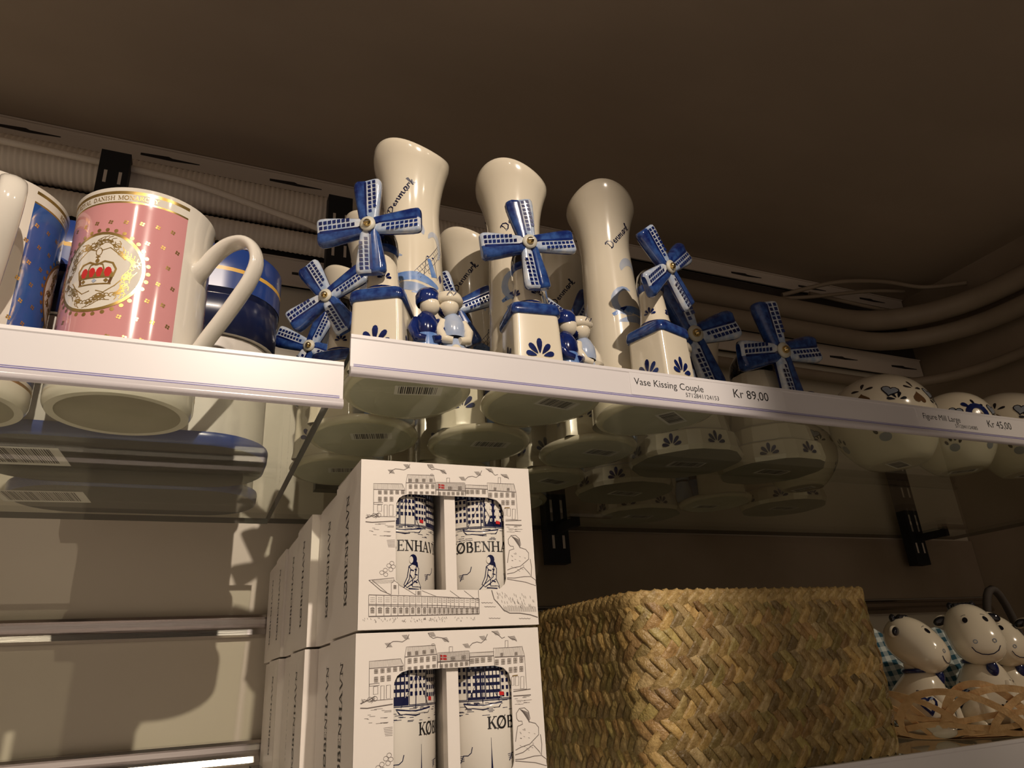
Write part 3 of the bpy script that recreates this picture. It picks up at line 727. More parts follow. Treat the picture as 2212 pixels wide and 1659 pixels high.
# ================================================================== STANDING WINDMILLS
def make_mill(label):
    t = thing('windmill_figurine', (0, 0, ZR), label, 'windmill', 'large ceramic windmill figurines on the glass shelf')
    a = MB()
    def oc(r, z): return [(r*math.cos(PI/8+PI/4*j+q), r*math.sin(PI/8+PI/4*j+q), z) for j in range(8) for q in (-.12, .12)]
    a.grid([oc(.050, 0), oc(.052, .004), oc(.050, .018), oc(.047, .020)], m_cer, True, smooth=False)
    a.grid([oc(.047, .020), oc(.0455, .0208)], m_pale, True)
    a.grid([oc(.0455, .0208), oc(.043, .036), oc(.040, .038)], m_cer, True, smooth=False)
    a.grid([oc(.040, .038), oc(.0385, .0388)], m_pale, True)
    a.add(oc(.050, 0), [tuple(range(16))[::-1]], m_cer2)
    for k in range(8):
        an = PI/4*k; N = Vector((math.cos(an), math.sin(an), 0)); U = Vector((-math.sin(an), math.cos(an), 0))
        fan(a, planeS(N*.0512, U, Vector((-N.x*.13, -N.y*.13, 1)).normalized()), 0, .0050, .0098, m_navy)
    a.build('stepped_base', t)
    b = MB(); b.grid([oc(.036, .0388), oc(.031, .060), oc(.025, .088), oc(.0225, .100)], m_cer, True, smooth=False)
    b.lathe([(.0225, .100), (.0235, .104), (.022, .114), (.016, .124), (.006, .130), (0, .131)], m_dark, seg=24)
    b.tube([(0, -.016, .112), (0, -.034, .112)], .005, m_navy, 10)
    b.build('windmill_tower', t)
    barcode(t, 0, 0, -.0001, .036, .016)
    s = place_sails(t, 1.56, (0, -.0385, .112), -90, 0)
    return t
W0 = make_mill('')
MS_ = [(.462, .186, -4, 20, 'dark windmill figurine in shade right of the front vases'),
       (.582, .192, 2, 12, 'dark windmill figurine in shade, right one with upright sail'),
       (.465, .312, 5, 35, 'windmill figurine in the second row behind the two dark ones'),
       (.745, .350, 0, 20, 'windmill figurine in the second row behind the paw pots'),
       (.560, .430, 0, 10, 'windmill figurine in the back row near the black upright')]
for i, (x, y, rz, sp, lb) in enumerate(MS_):
    o = W0 if i == 0 else copy_tree(W0)
    o.location = (x, y, ZR); o.rotation_euler = (0, 0, R(rz)); o['label'] = lb; o.scale = (1.13, 1.13, 1.13)
    for k in kids(o):
        if k.name.startswith('sails'): turn(k, -90, sp)

# ================================================================== STAR-SHAPED CERAMICS
def star(spheres, k, center):
    C0 = Vector(center); sp = [(Vector(c), r) for c, r in spheres]
    def sdf(p):
        s = sum(math.exp(-((p-c).length-r)/k) for c, r in sp); return -k*math.log(s) if s > 1e-300 else min((p-c).length-r for c, r in sp)
    cache = {}
    def hit(d):
        d = d.normalized(); r = .11
        for _ in range(22):
            e = sdf(C0+d*r)
            if e < 2e-5: break
            r -= e*.9
            if r < 0: r = .001; break
        return C0+d*r, d
    def S(d0, upv=(0, 0, 1)):
        d0 = Vector(d0).normalized(); p0, _ = hit(d0); U = Vector(upv).cross(d0).normalized(); V = d0.cross(U); L = (p0-C0).length
        def f(u, v, off):
            p, d = hit(d0*L+U*u+V*v); return tuple(p+d*off)
        return f
    return hit, S
def star_mesh(mb, hit, m, seg=36, rings=24):
    P = []
    for i in range(rings+1):
        a = PI*i/rings
        P.append([tuple(hit(Vector((math.sin(a)*math.cos(2*PI*j/seg)+1e-6, math.sin(a)*math.sin(2*PI*j/seg), -math.cos(a))))[0]) for j in range(seg)])
    mb.grid(P, m, True)

# paw pots
def paw(mb, S, u, v, s_, m, rot=0):
    c, d = math.cos(rot), math.sin(rot)
    def q(x, y): return (u+(x*c-y*d)*s_, v+(x*d+y*c)*s_)
    mb.poly(S, [q(*p) for p in ell(0, -.25, .48, .42, 14)], m, .0002, 2)
    for x, y, a in ((-.62, .35, .5), (-.2, .68, .15), (.25, .68, -.15), (.65, .32, -.5)): mb.poly(S, [q(*p) for p in ell(x, y, .15, .25, 10, a)], m_dark, .0002)
def make_pot(label):
    t = thing('paw_pot', (0, 0, ZR), label, 'pot', 'round paw-painted pots near the right edge')
    a = MB(); hit, S = star([((0, 0, .040), .036), ((.012, 0, .058), .036), ((-.018, 0, .045), .034), ((0, .012, .05), .036), ((0, 0, .022), .030)], .008, (0, 0, .045))
    P = []; seg, rings = 40, 24
    for i in range(rings+1):
        an = PI*i/rings; row = []
        for j in range(seg):
            p = hit(Vector((math.sin(an)*math.cos(2*PI*j/seg)+1e-6, math.sin(an)*math.sin(2*PI*j/seg), -math.cos(an))))[0]
            row.append((p.x, p.y, max(0, p.z)))
        P.append(row)
    a.grid(P, m_cer, True)
    def on(az, el, up_=(0, 0, 1)):
        return S((math.cos(R(az))*math.cos(R(el)), math.sin(R(az))*math.cos(R(el)), math.sin(R(el))), up_)
    for az in range(0, 360, 60):
        q = on(az, 25); fan(a, q, 0, .000, .0098, m_dark, n=3, rings=2); a.poly(q, heart(0, -.0120, .0078, rot=PI), m_brown, .0002, 2)
        q = on(az+30, 2); fan(a, q, .002, .004, .0095, m_dark, n=4, rings=2); a.poly(q, heart(-.002, .016, .008, rot=-.4), m_greyg, .0002, 2); a.rib(q, heart(-.002, .016, .008, rot=-.4), .0012, m_dark, .0003, close=True)
        q = on(az+12, -28); paw(a, q, 0, 0, .011, m_greyg)
    q = on(-62, 14); a.rib(q, ell(0, -.002, .011, .013, 18), .007, m_navy, .0004, 2, True)
    a.poly(q, petal(-.006, .010, .011, .007, 2.2), m_navy, .0004)
    a.build('pot_body', t)
    b = MB(); b.lathe([(.016, .0905), (.0165, .0925), (.014, .0935), (.011, .0925)], m_cer, (.008, .004), 24); b.build('rim', t)
    barcode(t, 0, 0, -.0002, .03, .014)
    return t
P0 = make_pot('')
for i, (x, y, rz, sc_, lb) in enumerate([(.712, .135, 20, 1.20, 'largest paw-painted pot, leftmost of the three at the right'),
        (.826, .140, -40, 1.0, 'smaller paw-painted pot, middle of the three'),
        (.934, .130, 75, 1.1, 'paw-painted pot cut by the right edge of view'),
        (.684, .250, 110, .92, 'paw-painted pot standing behind, seen through the glass under the rail')]):
    o = P0 if i == 0 else copy_tree(P0)
    o.location = (x, y, ZR); o.rotation_euler = (0, 0, R(rz)); o.scale = (sc_, sc_, sc_*(.93 if i == 0 else 1)); o['label'] = lb

# ================================================================== SOUVENIR BOXES
BW, BD, BH = .1145, .080, .1012
def homog(q):     # crop pixel -> unit square (TL,TR,BR,BL)
    import numpy as np
    dst = [(0, 1), (1, 1), (1, 0), (0, 0)]; A = []; b = []
    for (x, y), (u, v) in zip(q, dst):
        A.append([x, y, 1, 0, 0, 0, -u*x, -u*y]); b.append(u); A.append([0, 0, 0, x, y, 1, -v*x, -v*y]); b.append(v)
    h = np.linalg.solve(np.array(A, float), np.array(b, float))
    def f(x, y):
        w_ = h[6]*x+h[7]*y+1; return ((h[0]*x+h[1]*y+h[2])/w_*BW, (h[3]*x+h[4]*y+h[5])/w_*BH)
    return f
HG = homog([(222, 100), (1868, 210), (1985, 1750), (188, 1825)])
HOLE = [(568, 600), (575, 540), (600, 492), (640, 465), (700, 452), (1480, 490), (1560, 515), (1610, 565), (1632, 640), (1662, 1300), (1650, 1350), (1610, 1390), (1560, 1405), (1500, 1410), (690, 1410), (610, 1380), (570, 1310)]
def box_art(mb, S):
    def ln(pts, wd=.00028, m=m_grey): mb.rib(S, [HG(*p) for p in pts], wd, m, .0001)
    def rect(x0, y0, x1, y1, wd=.00028): ln([(x0, y0), (x1, y0), (x1, y1), (x0, y1), (x0, y0)], wd)
    def fill(pts, m): mb.poly(S, [HG(*p) for p in pts], m, .0001)
    def win(x, y, w_=15, h=19):
        rect(x-w_, y-h, x+w_, y+h); fill([(x-w_+3, y-h+3), (x+w_-3, y-h+3), (x+w_-3, y+h-3), (x-w_+3, y+h-3)], m_wingrey); ln([(x, y-h), (x, y+h)]); ln([(x-w_, y), (x+w_, y)])
    # row of houses
    ln([(562, 680), (345, 675), (345, 345), (630, 350), (655, 405)]); ln([(345, 405), (660, 412)], .0004)
    for x in range(355, 640, 12): ln([(x, 350), (x+(5 if x > 500 else 0), 402)], .00018)
    for x in (408, 466, 524, 581, 637): win(x, 435, 16, 17)
    for x in (408, 466, 524): win(x, 503, 16, 22)
    rect(348, 535, 438, 553); rect(385, 560, 425, 625); rect(450, 560, 482, 675); rect(502, 560, 540, 670)
    ln([(667, 452), (668, 340), (682, 258), (940, 268), (960, 345), (962, 458)]); ln([(668, 340), (960, 345)], .0005)
    for x in range(690, 945, 11): ln([(x, 262), (x+3, 336)], .00018)
    for x in (708, 777, 845, 915): win(x, 317, 14, 15)
    for x in (712, 766, 822, 878, 934): win(x, 378, 15, 20); win(x, 441, 15, 12)
    ln([(965, 460), (968, 335), (1250, 346), (1254, 470)]); ln([(966, 412), (1252, 425)], .0006)
    for y in range(345, 412, 10): ln([(970, y), (1250, y+10)], .00016)
    for x in range(985, 1250, 14): ln([(x, 338), (x, 420)], .00014)
    rect(1070, 295, 1100, 340); rect(912, 255, 935, 270)
    for x in (1000, 1045, 1090, 1135, 1182, 1227): win(x, 449, 14, 15)
    for x in (1105, 1200): win(x, 395, 18, 15)
    fill([(990, 352), (1048, 362), (1048, 402), (992, 396)], m_red); ln([(990, 374), (1048, 382)], .0006, m_card); ln([(1012, 356), (1012, 398)], .0006, m_card); ln([(988, 350), (993, 460)], .0004)
    ln([(1255, 470), (1256, 362), (1475, 374)]); ln([(1256, 398), (1475, 408)], .0006)
    for x in range(1265, 1475, 12): ln([(x, 364), (x, 398)], .00016)
    for x in (1276, 1322, 1375, 1437): win(x, 434, 18, 19)
    ln([(1480, 488), (1468, 345), (1728, 358), (1750, 437), (1770, 712), (1650, 706)]); ln([(1480, 420), (1748, 437)], .0005)
    for x in range(1485, 1730, 11): ln([(x, 350), (x+6, 430)], .00018)
    rect(1575, 293, 1600, 350); win(1545, 405, 12, 12); win(1675, 410, 12, 12)
    for x in (1500, 1557, 1612, 1667, 1722): win(x, 466, 15, 22)
    for x in (1625, 1668, 1722): win(x, 542, 15, 22)
    rect(1635, 600, 1655, 670); rect(1668, 600, 1698, 675); rect(1715, 605, 1745, 705); ln([(1640, 592), (1690, 590)], .0006, m_gold)
    # quay and water
    r = random.Random(5)
    ln([(265, 690), (330, 672), (400, 640)], .0005); ln([(265, 728), (330, 735), (560, 722)], .0006)
    for k in range(16):
        y = 745+r.random()*130; x = 300+r.random()*200; ln([(x, y), (x+20+r.random()*60, y+2)], .0002)
    for k in range(14):
        x = 270+r.random()*110; ln([(x, 700-r.random()*50), (x+25, 690-r.random()*40)], .0002)
    ln(ellp(352, 665, 22, 20)); ln(ellp(398, 662, 22, 20))
    ln([(1650, 722), (1805, 716)], .0005); ln([(1650, 760), (1808, 765)], .0006)
    for k in range(12):
        y = 770+r.random()*75; x = 1655+r.random()*90; ln([(x, y), (x+20+r.random()*60, y+2)], .0002)
    # clouds
    for pts in ([(500, 248), (530, 215), (560, 200), (600, 203), (645, 212), (690, 190), (705, 155)], [(878, 158), (895, 190), (925, 210), (960, 203), (1010, 215), (1045, 235), (1065, 255)],
                [(1255, 308), (1280, 285), (1320, 278), (1360, 290), (1395, 265), (1415, 222)], [(1452, 202), (1490, 225), (1520, 245), (1545, 270), (1572, 262)], [(1600, 258), (1625, 280), (1660, 290), (1680, 308)]): ln(pts, .0004)
    for x, y in ((485, 210), (640, 158), (880, 160), (1000, 215), (1190, 285), (1340, 235), (1460, 205), (1610, 262)):
        for k in range(6): ln([(x+k*5, y+k*6), (x+50+k*4, y+k*7)], .0002)
    for k in range(6): ln([(478+k*3, 915+k*13), (560, 912+k*14)], .0002)
    # tree and lower building
    for cx, cy in ((430, 1240), (465, 1215), (500, 1170), (530, 1145), (470, 1260), (520, 1210), (545, 1180)): ln(ellp(cx, cy, 22, 20, 8), .00025)
    ln([(300, 1318), (552, 1292), (550, 1330)], .0003); ln([(300, 1318), (420, 1420), (520, 1462)], .0004); ln([(335, 1318), (480, 1440)], .0003)
    for k in range(16): ln([(330+k*14, 1345+k*2-k*k*.15), (350+k*14, 1310)], .0002)
    ln([(525, 1462), (525, 1345), (560, 1322), (598, 1352), (600, 1462)]); ln([(598, 1360), (700, 1420), (770, 1465)]); ln([(770, 1465), (772, 1420)]); ln([(820, 1420), (822, 1470)])
    ln([(830, 1420), (980, 1480)]); ln([(1110, 1420), (1220, 1500)]); ln([(1250, 1420), (1360, 1505)]); ln([(1390, 1412), (1400, 1650)], .0003)
    for x in (562, 800): win(x, 1445 if x > 700 else 1385, 12, 18)
    ln([(300, 1465), (990, 1480), (1395, 1500)], .0004); ln([(300, 1560), (990, 1568), (1395, 1585)], .0004); ln([(300, 1572), (1395, 1597)], .0003)
    ln([(298, 1685), (1400, 1650)], .0006)
    xs = [300, 375, 452, 525, 592, 652, 712, 770, 830, 888, 935, 985, 1030, 1075, 1115, 1155, 1200, 1250, 1310, 1362, 1398]
    for x in xs: ln([(x, 1466+(x-300)*.03), (x, 1683-(x-300)*.03)], .0003)
    for a_, b_ in zip(xs, xs[1:]):
        c = (a_+b_)/2; w_ = (b_-a_)*.22
        win(c, 1625, w_, 24); ln([(c-w_*1.3, 1603), (c, 1590), (c+w_*1.3, 1603)])
        for q in (-1, 0, 1):
            for yy in (1490, 1510, 1530): ln([(c+q*w_*.9-2, yy), (c+q*w_*.9+3, yy+8)], .0003)
    for k in range(90):
        x = 240+r.random()*1140; y = 1695+r.random()*45-(x-240)*.02; ln([(x, y), (x+r.choice((-8, 4, 10)), y+14)], .0002)
    for x, y in ((1420, 1535), (1450, 1575), (1495, 1690), (1790, 1690)): ln([(x+i*14, y+(5 if i % 2 else 0)) for i in range(9)], .0003)
    # rock with a plain seated figure looking left
    ln([(1520, 1412), (1545, 1500), (1600, 1560), (1640, 1610), (1700, 1640), (1800, 1640), (1900, 1655), (1975, 1680)], .0006)
    for k in range(46):
        x = 1560+r.random()*380; y = 1420+(x-1560)*.4*r.random()+r.random()*100; y = min(y, 1600); ln([(x, y), (x+8, y+26)], .00022)
    for k in range(34): x = 1640+k*9.4; ln([(x, 1560+r.random()*20), (x+6, 1625)], .0002)
    ln([(1672, 1210), (1720, 1190), (1800, 1172), (1880, 1100), (1878, 1040), (1850, 1005), (1790, 985), (1800, 960), (1788, 900), (1750, 866), (1705, 868), (1678, 905), (1682, 950), (1700, 972), (1728, 975), (1735, 1000), (1690, 1015), (1680, 1080), (1672, 1140)], .0004)
    ln([(1668, 1250), (1740, 1235), (1830, 1180), (1885, 1240), (1905, 1275), (1840, 1275), (1740, 1290), (1670, 1288)], .0004); ln([(1905, 1275), (1950, 1310), (1952, 1365), (1850, 1330), (1670, 1300)], .0004); ln([(1895, 1100), (1908, 1180), (1905, 1270)], .0004)
    for k in range(12): ln([(1708+k*7, 872+k*3), (1740+k*5, 905+k*8)], .0003)
    for k in range(18): x = 1700+r.random()*150; y = 1020+r.random()*220; ln([(x, y), (x+14, y+5)], .0002)
def ellp(cx, cy, rx, ry, n=14): return [(cx+rx*math.cos(2*PI*i/n), cy+ry*math.sin(2*PI*i/n)) for i in range(n+1)]
m_wingrey = mat('printed_window_tone', (.42, .37, .32), .6)
def make_box(detail=True):
    t = thing('souvenir_box', (0, 0, 0), '', 'box'); hw = BW/2
    a = MB(); th = .0008
    outer = [(0, 0), (BW, 0), (BW, BH), (0, BH)]; hole = [HG(*p) for p in HOLE][::-1]
    tri = tessellate_polygon([[Vector((*p, 0)) for p in outer], [Vector((*p, 0)) for p in hole]]); allp = outer+hole
    def fx(tr):
        p = [allp[i] for i in tr]; s_ = (p[1][0]-p[0][0])*(p[2][1]-p[0][1])-(p[2][0]-p[0][0])*(p[1][1]-p[0][1]); return tr if s_ > 0 else tr[::-1]
    tri = [fx(tuple(q)) for q in tri]
    a.add([(x-hw, 0, z) for x, z in allp], tri, m_card); a.add([(x-hw, th, z) for x, z in allp], [q[::-1] for q in tri], m_cardin)
    n = len(hole); a.add([(x-hw, y, z) for x, z in hole for y in (0, th)], [(2*i, 2*i+1, (2*i+3) % (2*n), (2*i+2) % (2*n)) for i in range(n)], m_card)
    S = planeS((-hw, 0, 0), (1, 0, 0), (0, 0, 1))
    if detail: box_art(a, S)
    a.build('window_panel', t)
    b = MB(); g = th
    b.box(-hw, -hw+g, g, BD, 0, BH, m_card); b.box(hw-g, hw, g, BD, 0, BH, m_card); b.box(-hw+g, hw-g, BD-g, BD, 0, BH, m_card)
    b.box(-hw+g, hw-g, g, BD-g, 0, g, m_card)
    SL = planeS((-hw, .034, 0), (0, 0, 1), (0, 1, 0)); SL2 = lambda u, v, off: (-hw-off, .030+v, u)
    SL2 = (lambda u, v, off: (-hw-off, .034+v, u))
    serif(b, SL2, 'KØBENHAVN', .0165, 0, .0085, m_black, 1.03)
    b.build('carton', t)
    c = MB(); c.add([(-hw, .0005, BH), (hw, .0005, BH), (hw, BD*.96, BH+.0012), (-hw, BD*.96, BH+.0012)], [(0, 1, 2, 3)], m_card)
    c.add([(-hw, .0005, BH-.0006), (hw, .0005, BH-.0006), (hw, BD*.96, BH+.0006), (-hw, BD*.96, BH+.0006)], [(3, 2, 1, 0)], m_card)
    c.build('top_flap', t)
    return t
def make_divider(t):
    d = MB(); d.box(-.0028, .0045, .003, .011, .001, BH-.001, m_card); d.box(.0, .0008, .011, .055, .001, BH-.001, m_card); d.build('divider', t)
BX = make_box(); make_divider(BX)
col_off = [0, .0035, -.0042, -.001, -.0045, -.002]
XB, YB = .0905+BW/2, .030
names = ['front', 'second', 'third', 'fourth', 'fifth', 'rearmost']
boxes = {}
zlow = ZB; ztop = ZB+BH+.0012
PRINT = {0: 'white printed carton with window, %s carton of the %s layer'}
first = True
SIMPLE = None
for lay in (0, 1):
    for i in range(6):
        if i == 0:
            o = BX if first else copy_tree(BX); first = False
        else:
            if SIMPLE is None:
                SIMPLE = make_box(False); o = SIMPLE
            else: o = copy_tree(SIMPLE)
        dx = col_off[i]+(.0012 if lay == 0 else -.0005)*(1 if i % 2 else -1)
        o.location = (XB+dx+(0.0008 if lay == 0 else 0), YB+i*(BD+.0012), zlow if lay == 0 else ztop+.0005)
        o.rotation_euler = (0, 0, 0)
        lay_n = 'top' if lay else 'bottom'
        o['label'] = ('white souvenir carton, %s of the %s layer, printed with town houses' % (names[i], lay_n)) if i == 0 else 'white souvenir carton, %s one back in the %s layer of the stack' % (names[i], lay_n)
        o['group'] = 'stacked white souvenir cartons'
        boxes[(lay, i)] = o

# tumblers seen in the two front windows
def tumbler(label, rot, variant):
    RT = .0262; t = thing('souvenir_tumbler', (0, 0, 0), label, 'tumbler', 'printed tumblers inside the front cartons', rot)
    a = MB(); a.lathe([(0, .0), (RT-.003, 0), (RT, .003), (RT, .094), (RT-.0012, .0955), (RT-.0025, .094), (RT-.003, .01), (0, .009)], m_white, seg=48)
    S = cylU(RT, -90); r = random.Random(variant)
    # harbour band (u from left to right)
    def rc(x0, y0, x1, y1, m, off=.0002): a.poly(S, [(x0+(x1-x0)*i/4, y0) for i in range(5)]+[(x1-(x1-x0)*i/4, y1) for i in range(5)], m, off)
    u = -.050
    while u < .050:
        w_ = r.uniform(.009, .013); top = r.uniform(.080, .086); base = .0605; dk = r.random() < .55
        rc(u, base, u+w_, top, m_ink, .0001)
        if not dk: rc(u+.0004, base+.0004, u+w_-.0004, top-.0045, m_white, .0002)
        n = 4; 
        for i in range(4):
            for j in range(n):
                x = u+w_*(j+.5)/n; y = top-.0062-i*.0040
                if y < base+.002: continue
                rc(x-.0008, y-.0012, x+.0008, y+.0010, m_white if dk else m_ink, .0003)
        for j in range(3): rc(u+w_*(j+.4)/3.2, top-.0035, u+w_*(j+.4)/3.2+.0014, top-.0015, m_pale, .0002)
        if r.random() < .5: rc(u+w_*.6, top, u+w_*.6+.0012, top+.002, m_ink)
        u += w_+.0002
    hull = [(-.016, .0590), (-.014, .0560), (-.004, .0548), (.006, .0560), (.008, .0592)]
    a.poly(S, hull, m_ink, .0004, 3); a.poly(S, [(p[0]*.92-.0003, (p[1]-.057)*.6+.0568) for p in hull], m_white, .0005, 3)
    a.rib(S, [(-.004, .059), (-.0035, .078)], .0005, m_ink, .0005); a.rib(S, [(-.0035, .077), (-.013, .0595)], .0003, m_ink, .0005); a.rib(S, [(-.0035, .077), (.006, .0595)], .0003, m_ink, .0005)
    a.poly(S, [(.006, .0625), (.009, .0622), (.009, .0642), (.006, .0645)], m_red, .0006)
    a.rib(S, [(-.05, .0600), (.05, .0600)], .0005, m_ink)
    for k in range(80):
        x = r.uniform(-.05, .05); y = .0595-r.random()**1.5*.0075; a.rib(S, [(x, y), (x+r.uniform(.002, .005), y)], .0003, m_ink, .0001)
    tw = sum(G[c][0] for c in 'KØBENHAVN')*.0066
    serif(a, S, 'KØBENHAVN', -tw/2 if variant < 3 else -.002, .0445, .0066, m_black)
    # clouds, waves
    for x in (-.03, -.015, .015, .03):
        a.rib(S, [(x-.004, .027), (x-.002, .031), (x+.001, .031), (x+.003, .0325), (x+.0038, .0355)], .0005, m_ink)
        for k in range(4): a.rib(S, [(x-.005+k*.0003, .0305-k*.0009), (x-.0015, .0308-k*.0008)], .0003, m_ink)
    for x, y in ((-.012, .018), (-.009, .014), (.012, .019), (.014, .013), (-.03, .016), (.03, .015)): a.rib(S, [(x+i*.0009, y+(.0006 if i % 2 else 0)) for i in range(6)], .0003, m_ink)
    if variant < 3:   # plain seated figure on a rock
        k_ = .001; S_ = S; S = lambda u, v, off: S_(u, v+.0045, off)
        def pl(pts, m=None, wd=.0005, off=.0003):
            q = [(x*k_, y*k_) for x, y in pts]
            if m: a.poly(S, q, m, off, 2)
            a.rib(S, q, wd, m_ink, off+.00005, close=True)
        pl([(-6.5, 16.5), (-3.5, 19.5), (1, 19.5), (6, 18.5), (7, 15), (9, 12), (5, 11.5), (-2, 13.5), (-6, 14)], m_white, .0006)
        pl([(-1.8, 30.5), (.5, 32), (4.2, 31), (4.8, 27), (4.0, 23.5), (6.5, 18.5), (.5, 18.5), (.8, 23), (-1.2, 26)], m_white, .0006, .0004)
        pl([(3.2, 31), (4.9, 29.5), (4.4, 23), (-3, 18), (-4, 19.2), (2.4, 24)], m_white, .0005, .0005)
        pl([(-1.6, 30.5), (-.6, 29), (-1.6, 23), (-3.8, 19), (-4.8, 19.8), (-2.8, 24)], m_white, .0005, .0005)
        a.poly(S, ell(.0012, .0350, .0026, .0030, 12), m_ink, .0005); a.poly(S, [(.002, .0355), (.0042, .0330), (.0046, .0305), (.003, .0312), (.001, .033)], m_ink, .0005)
        a.poly(S, ell(-.0002, .0346, .0013, .0021, 10), m_white, .0006)
        for x, y, x2, y2 in ((-5, 15.5, 4, 14), (-2, 17.5, 5, 17), (2, 26, 4, 25.5), (1.5, 22, 4, 21), (-.5, 28.5, 1.5, 28), (2, 29, 3.5, 28.5)): a.rib(S, [(x*k_, y*k_), (x2*k_, y2*k_)], .0007, m_ink, .0006)
        S = S_
        a.rib(S, [(-.012, .006), (-.009, .013), (-.004, .0165), (.005, .0160), (.011, .013), (.014, .006)], .0006, m_ink)
        for k in range(20): x = r.uniform(-.008, .010); y = r.uniform(.006, .0145); a.rib(S, [(x, y), (x+.0008, y-.0018)], .0003, m_ink)
    else:             # church spire between trees
        a.rib(S, [(0, .040), (0, .018)], lambda q: .0002+.0018*q*q, m_ink); a.poly(S, [(-.003, .012), (.003, .012), (.0024, .019), (-.0024, .019)], m_ink, .0002)
        a.poly(S, [(-.005, .003), (.005, .003), (.005, .012), (-.005, .012)], m_ink, .0002)
        for k in range(40): x = r.uniform(-.012, .012); y = r.uniform(.004, .018-abs(x)*.3); a.rib(S, ell(x, y, .0012, .0010, 7), .0004, m_ink, .0003, close=True)
    a.build('cup', t)
    return t
TX = {(1, 0): [(-.0290, 1, 10, 'tumbler behind the left half of the top carton window'), (.0297, 2, -7, 'tumbler behind the right half of the top carton window')],
      (0, 0): [(-.0290, 4, 26, 'tumbler behind the left half of the lower carton window'), (.0297, 5, -12, 'tumbler behind the right half of the lower carton window')]}
for key, L in TX.items():
    b = boxes[key]
    for dx, var, an, lb in L:
        t = tumbler(lb, R(an), var); t.location = (b.location.x+dx, b.location.y+.0012+.0285, b.location.z+.0012)

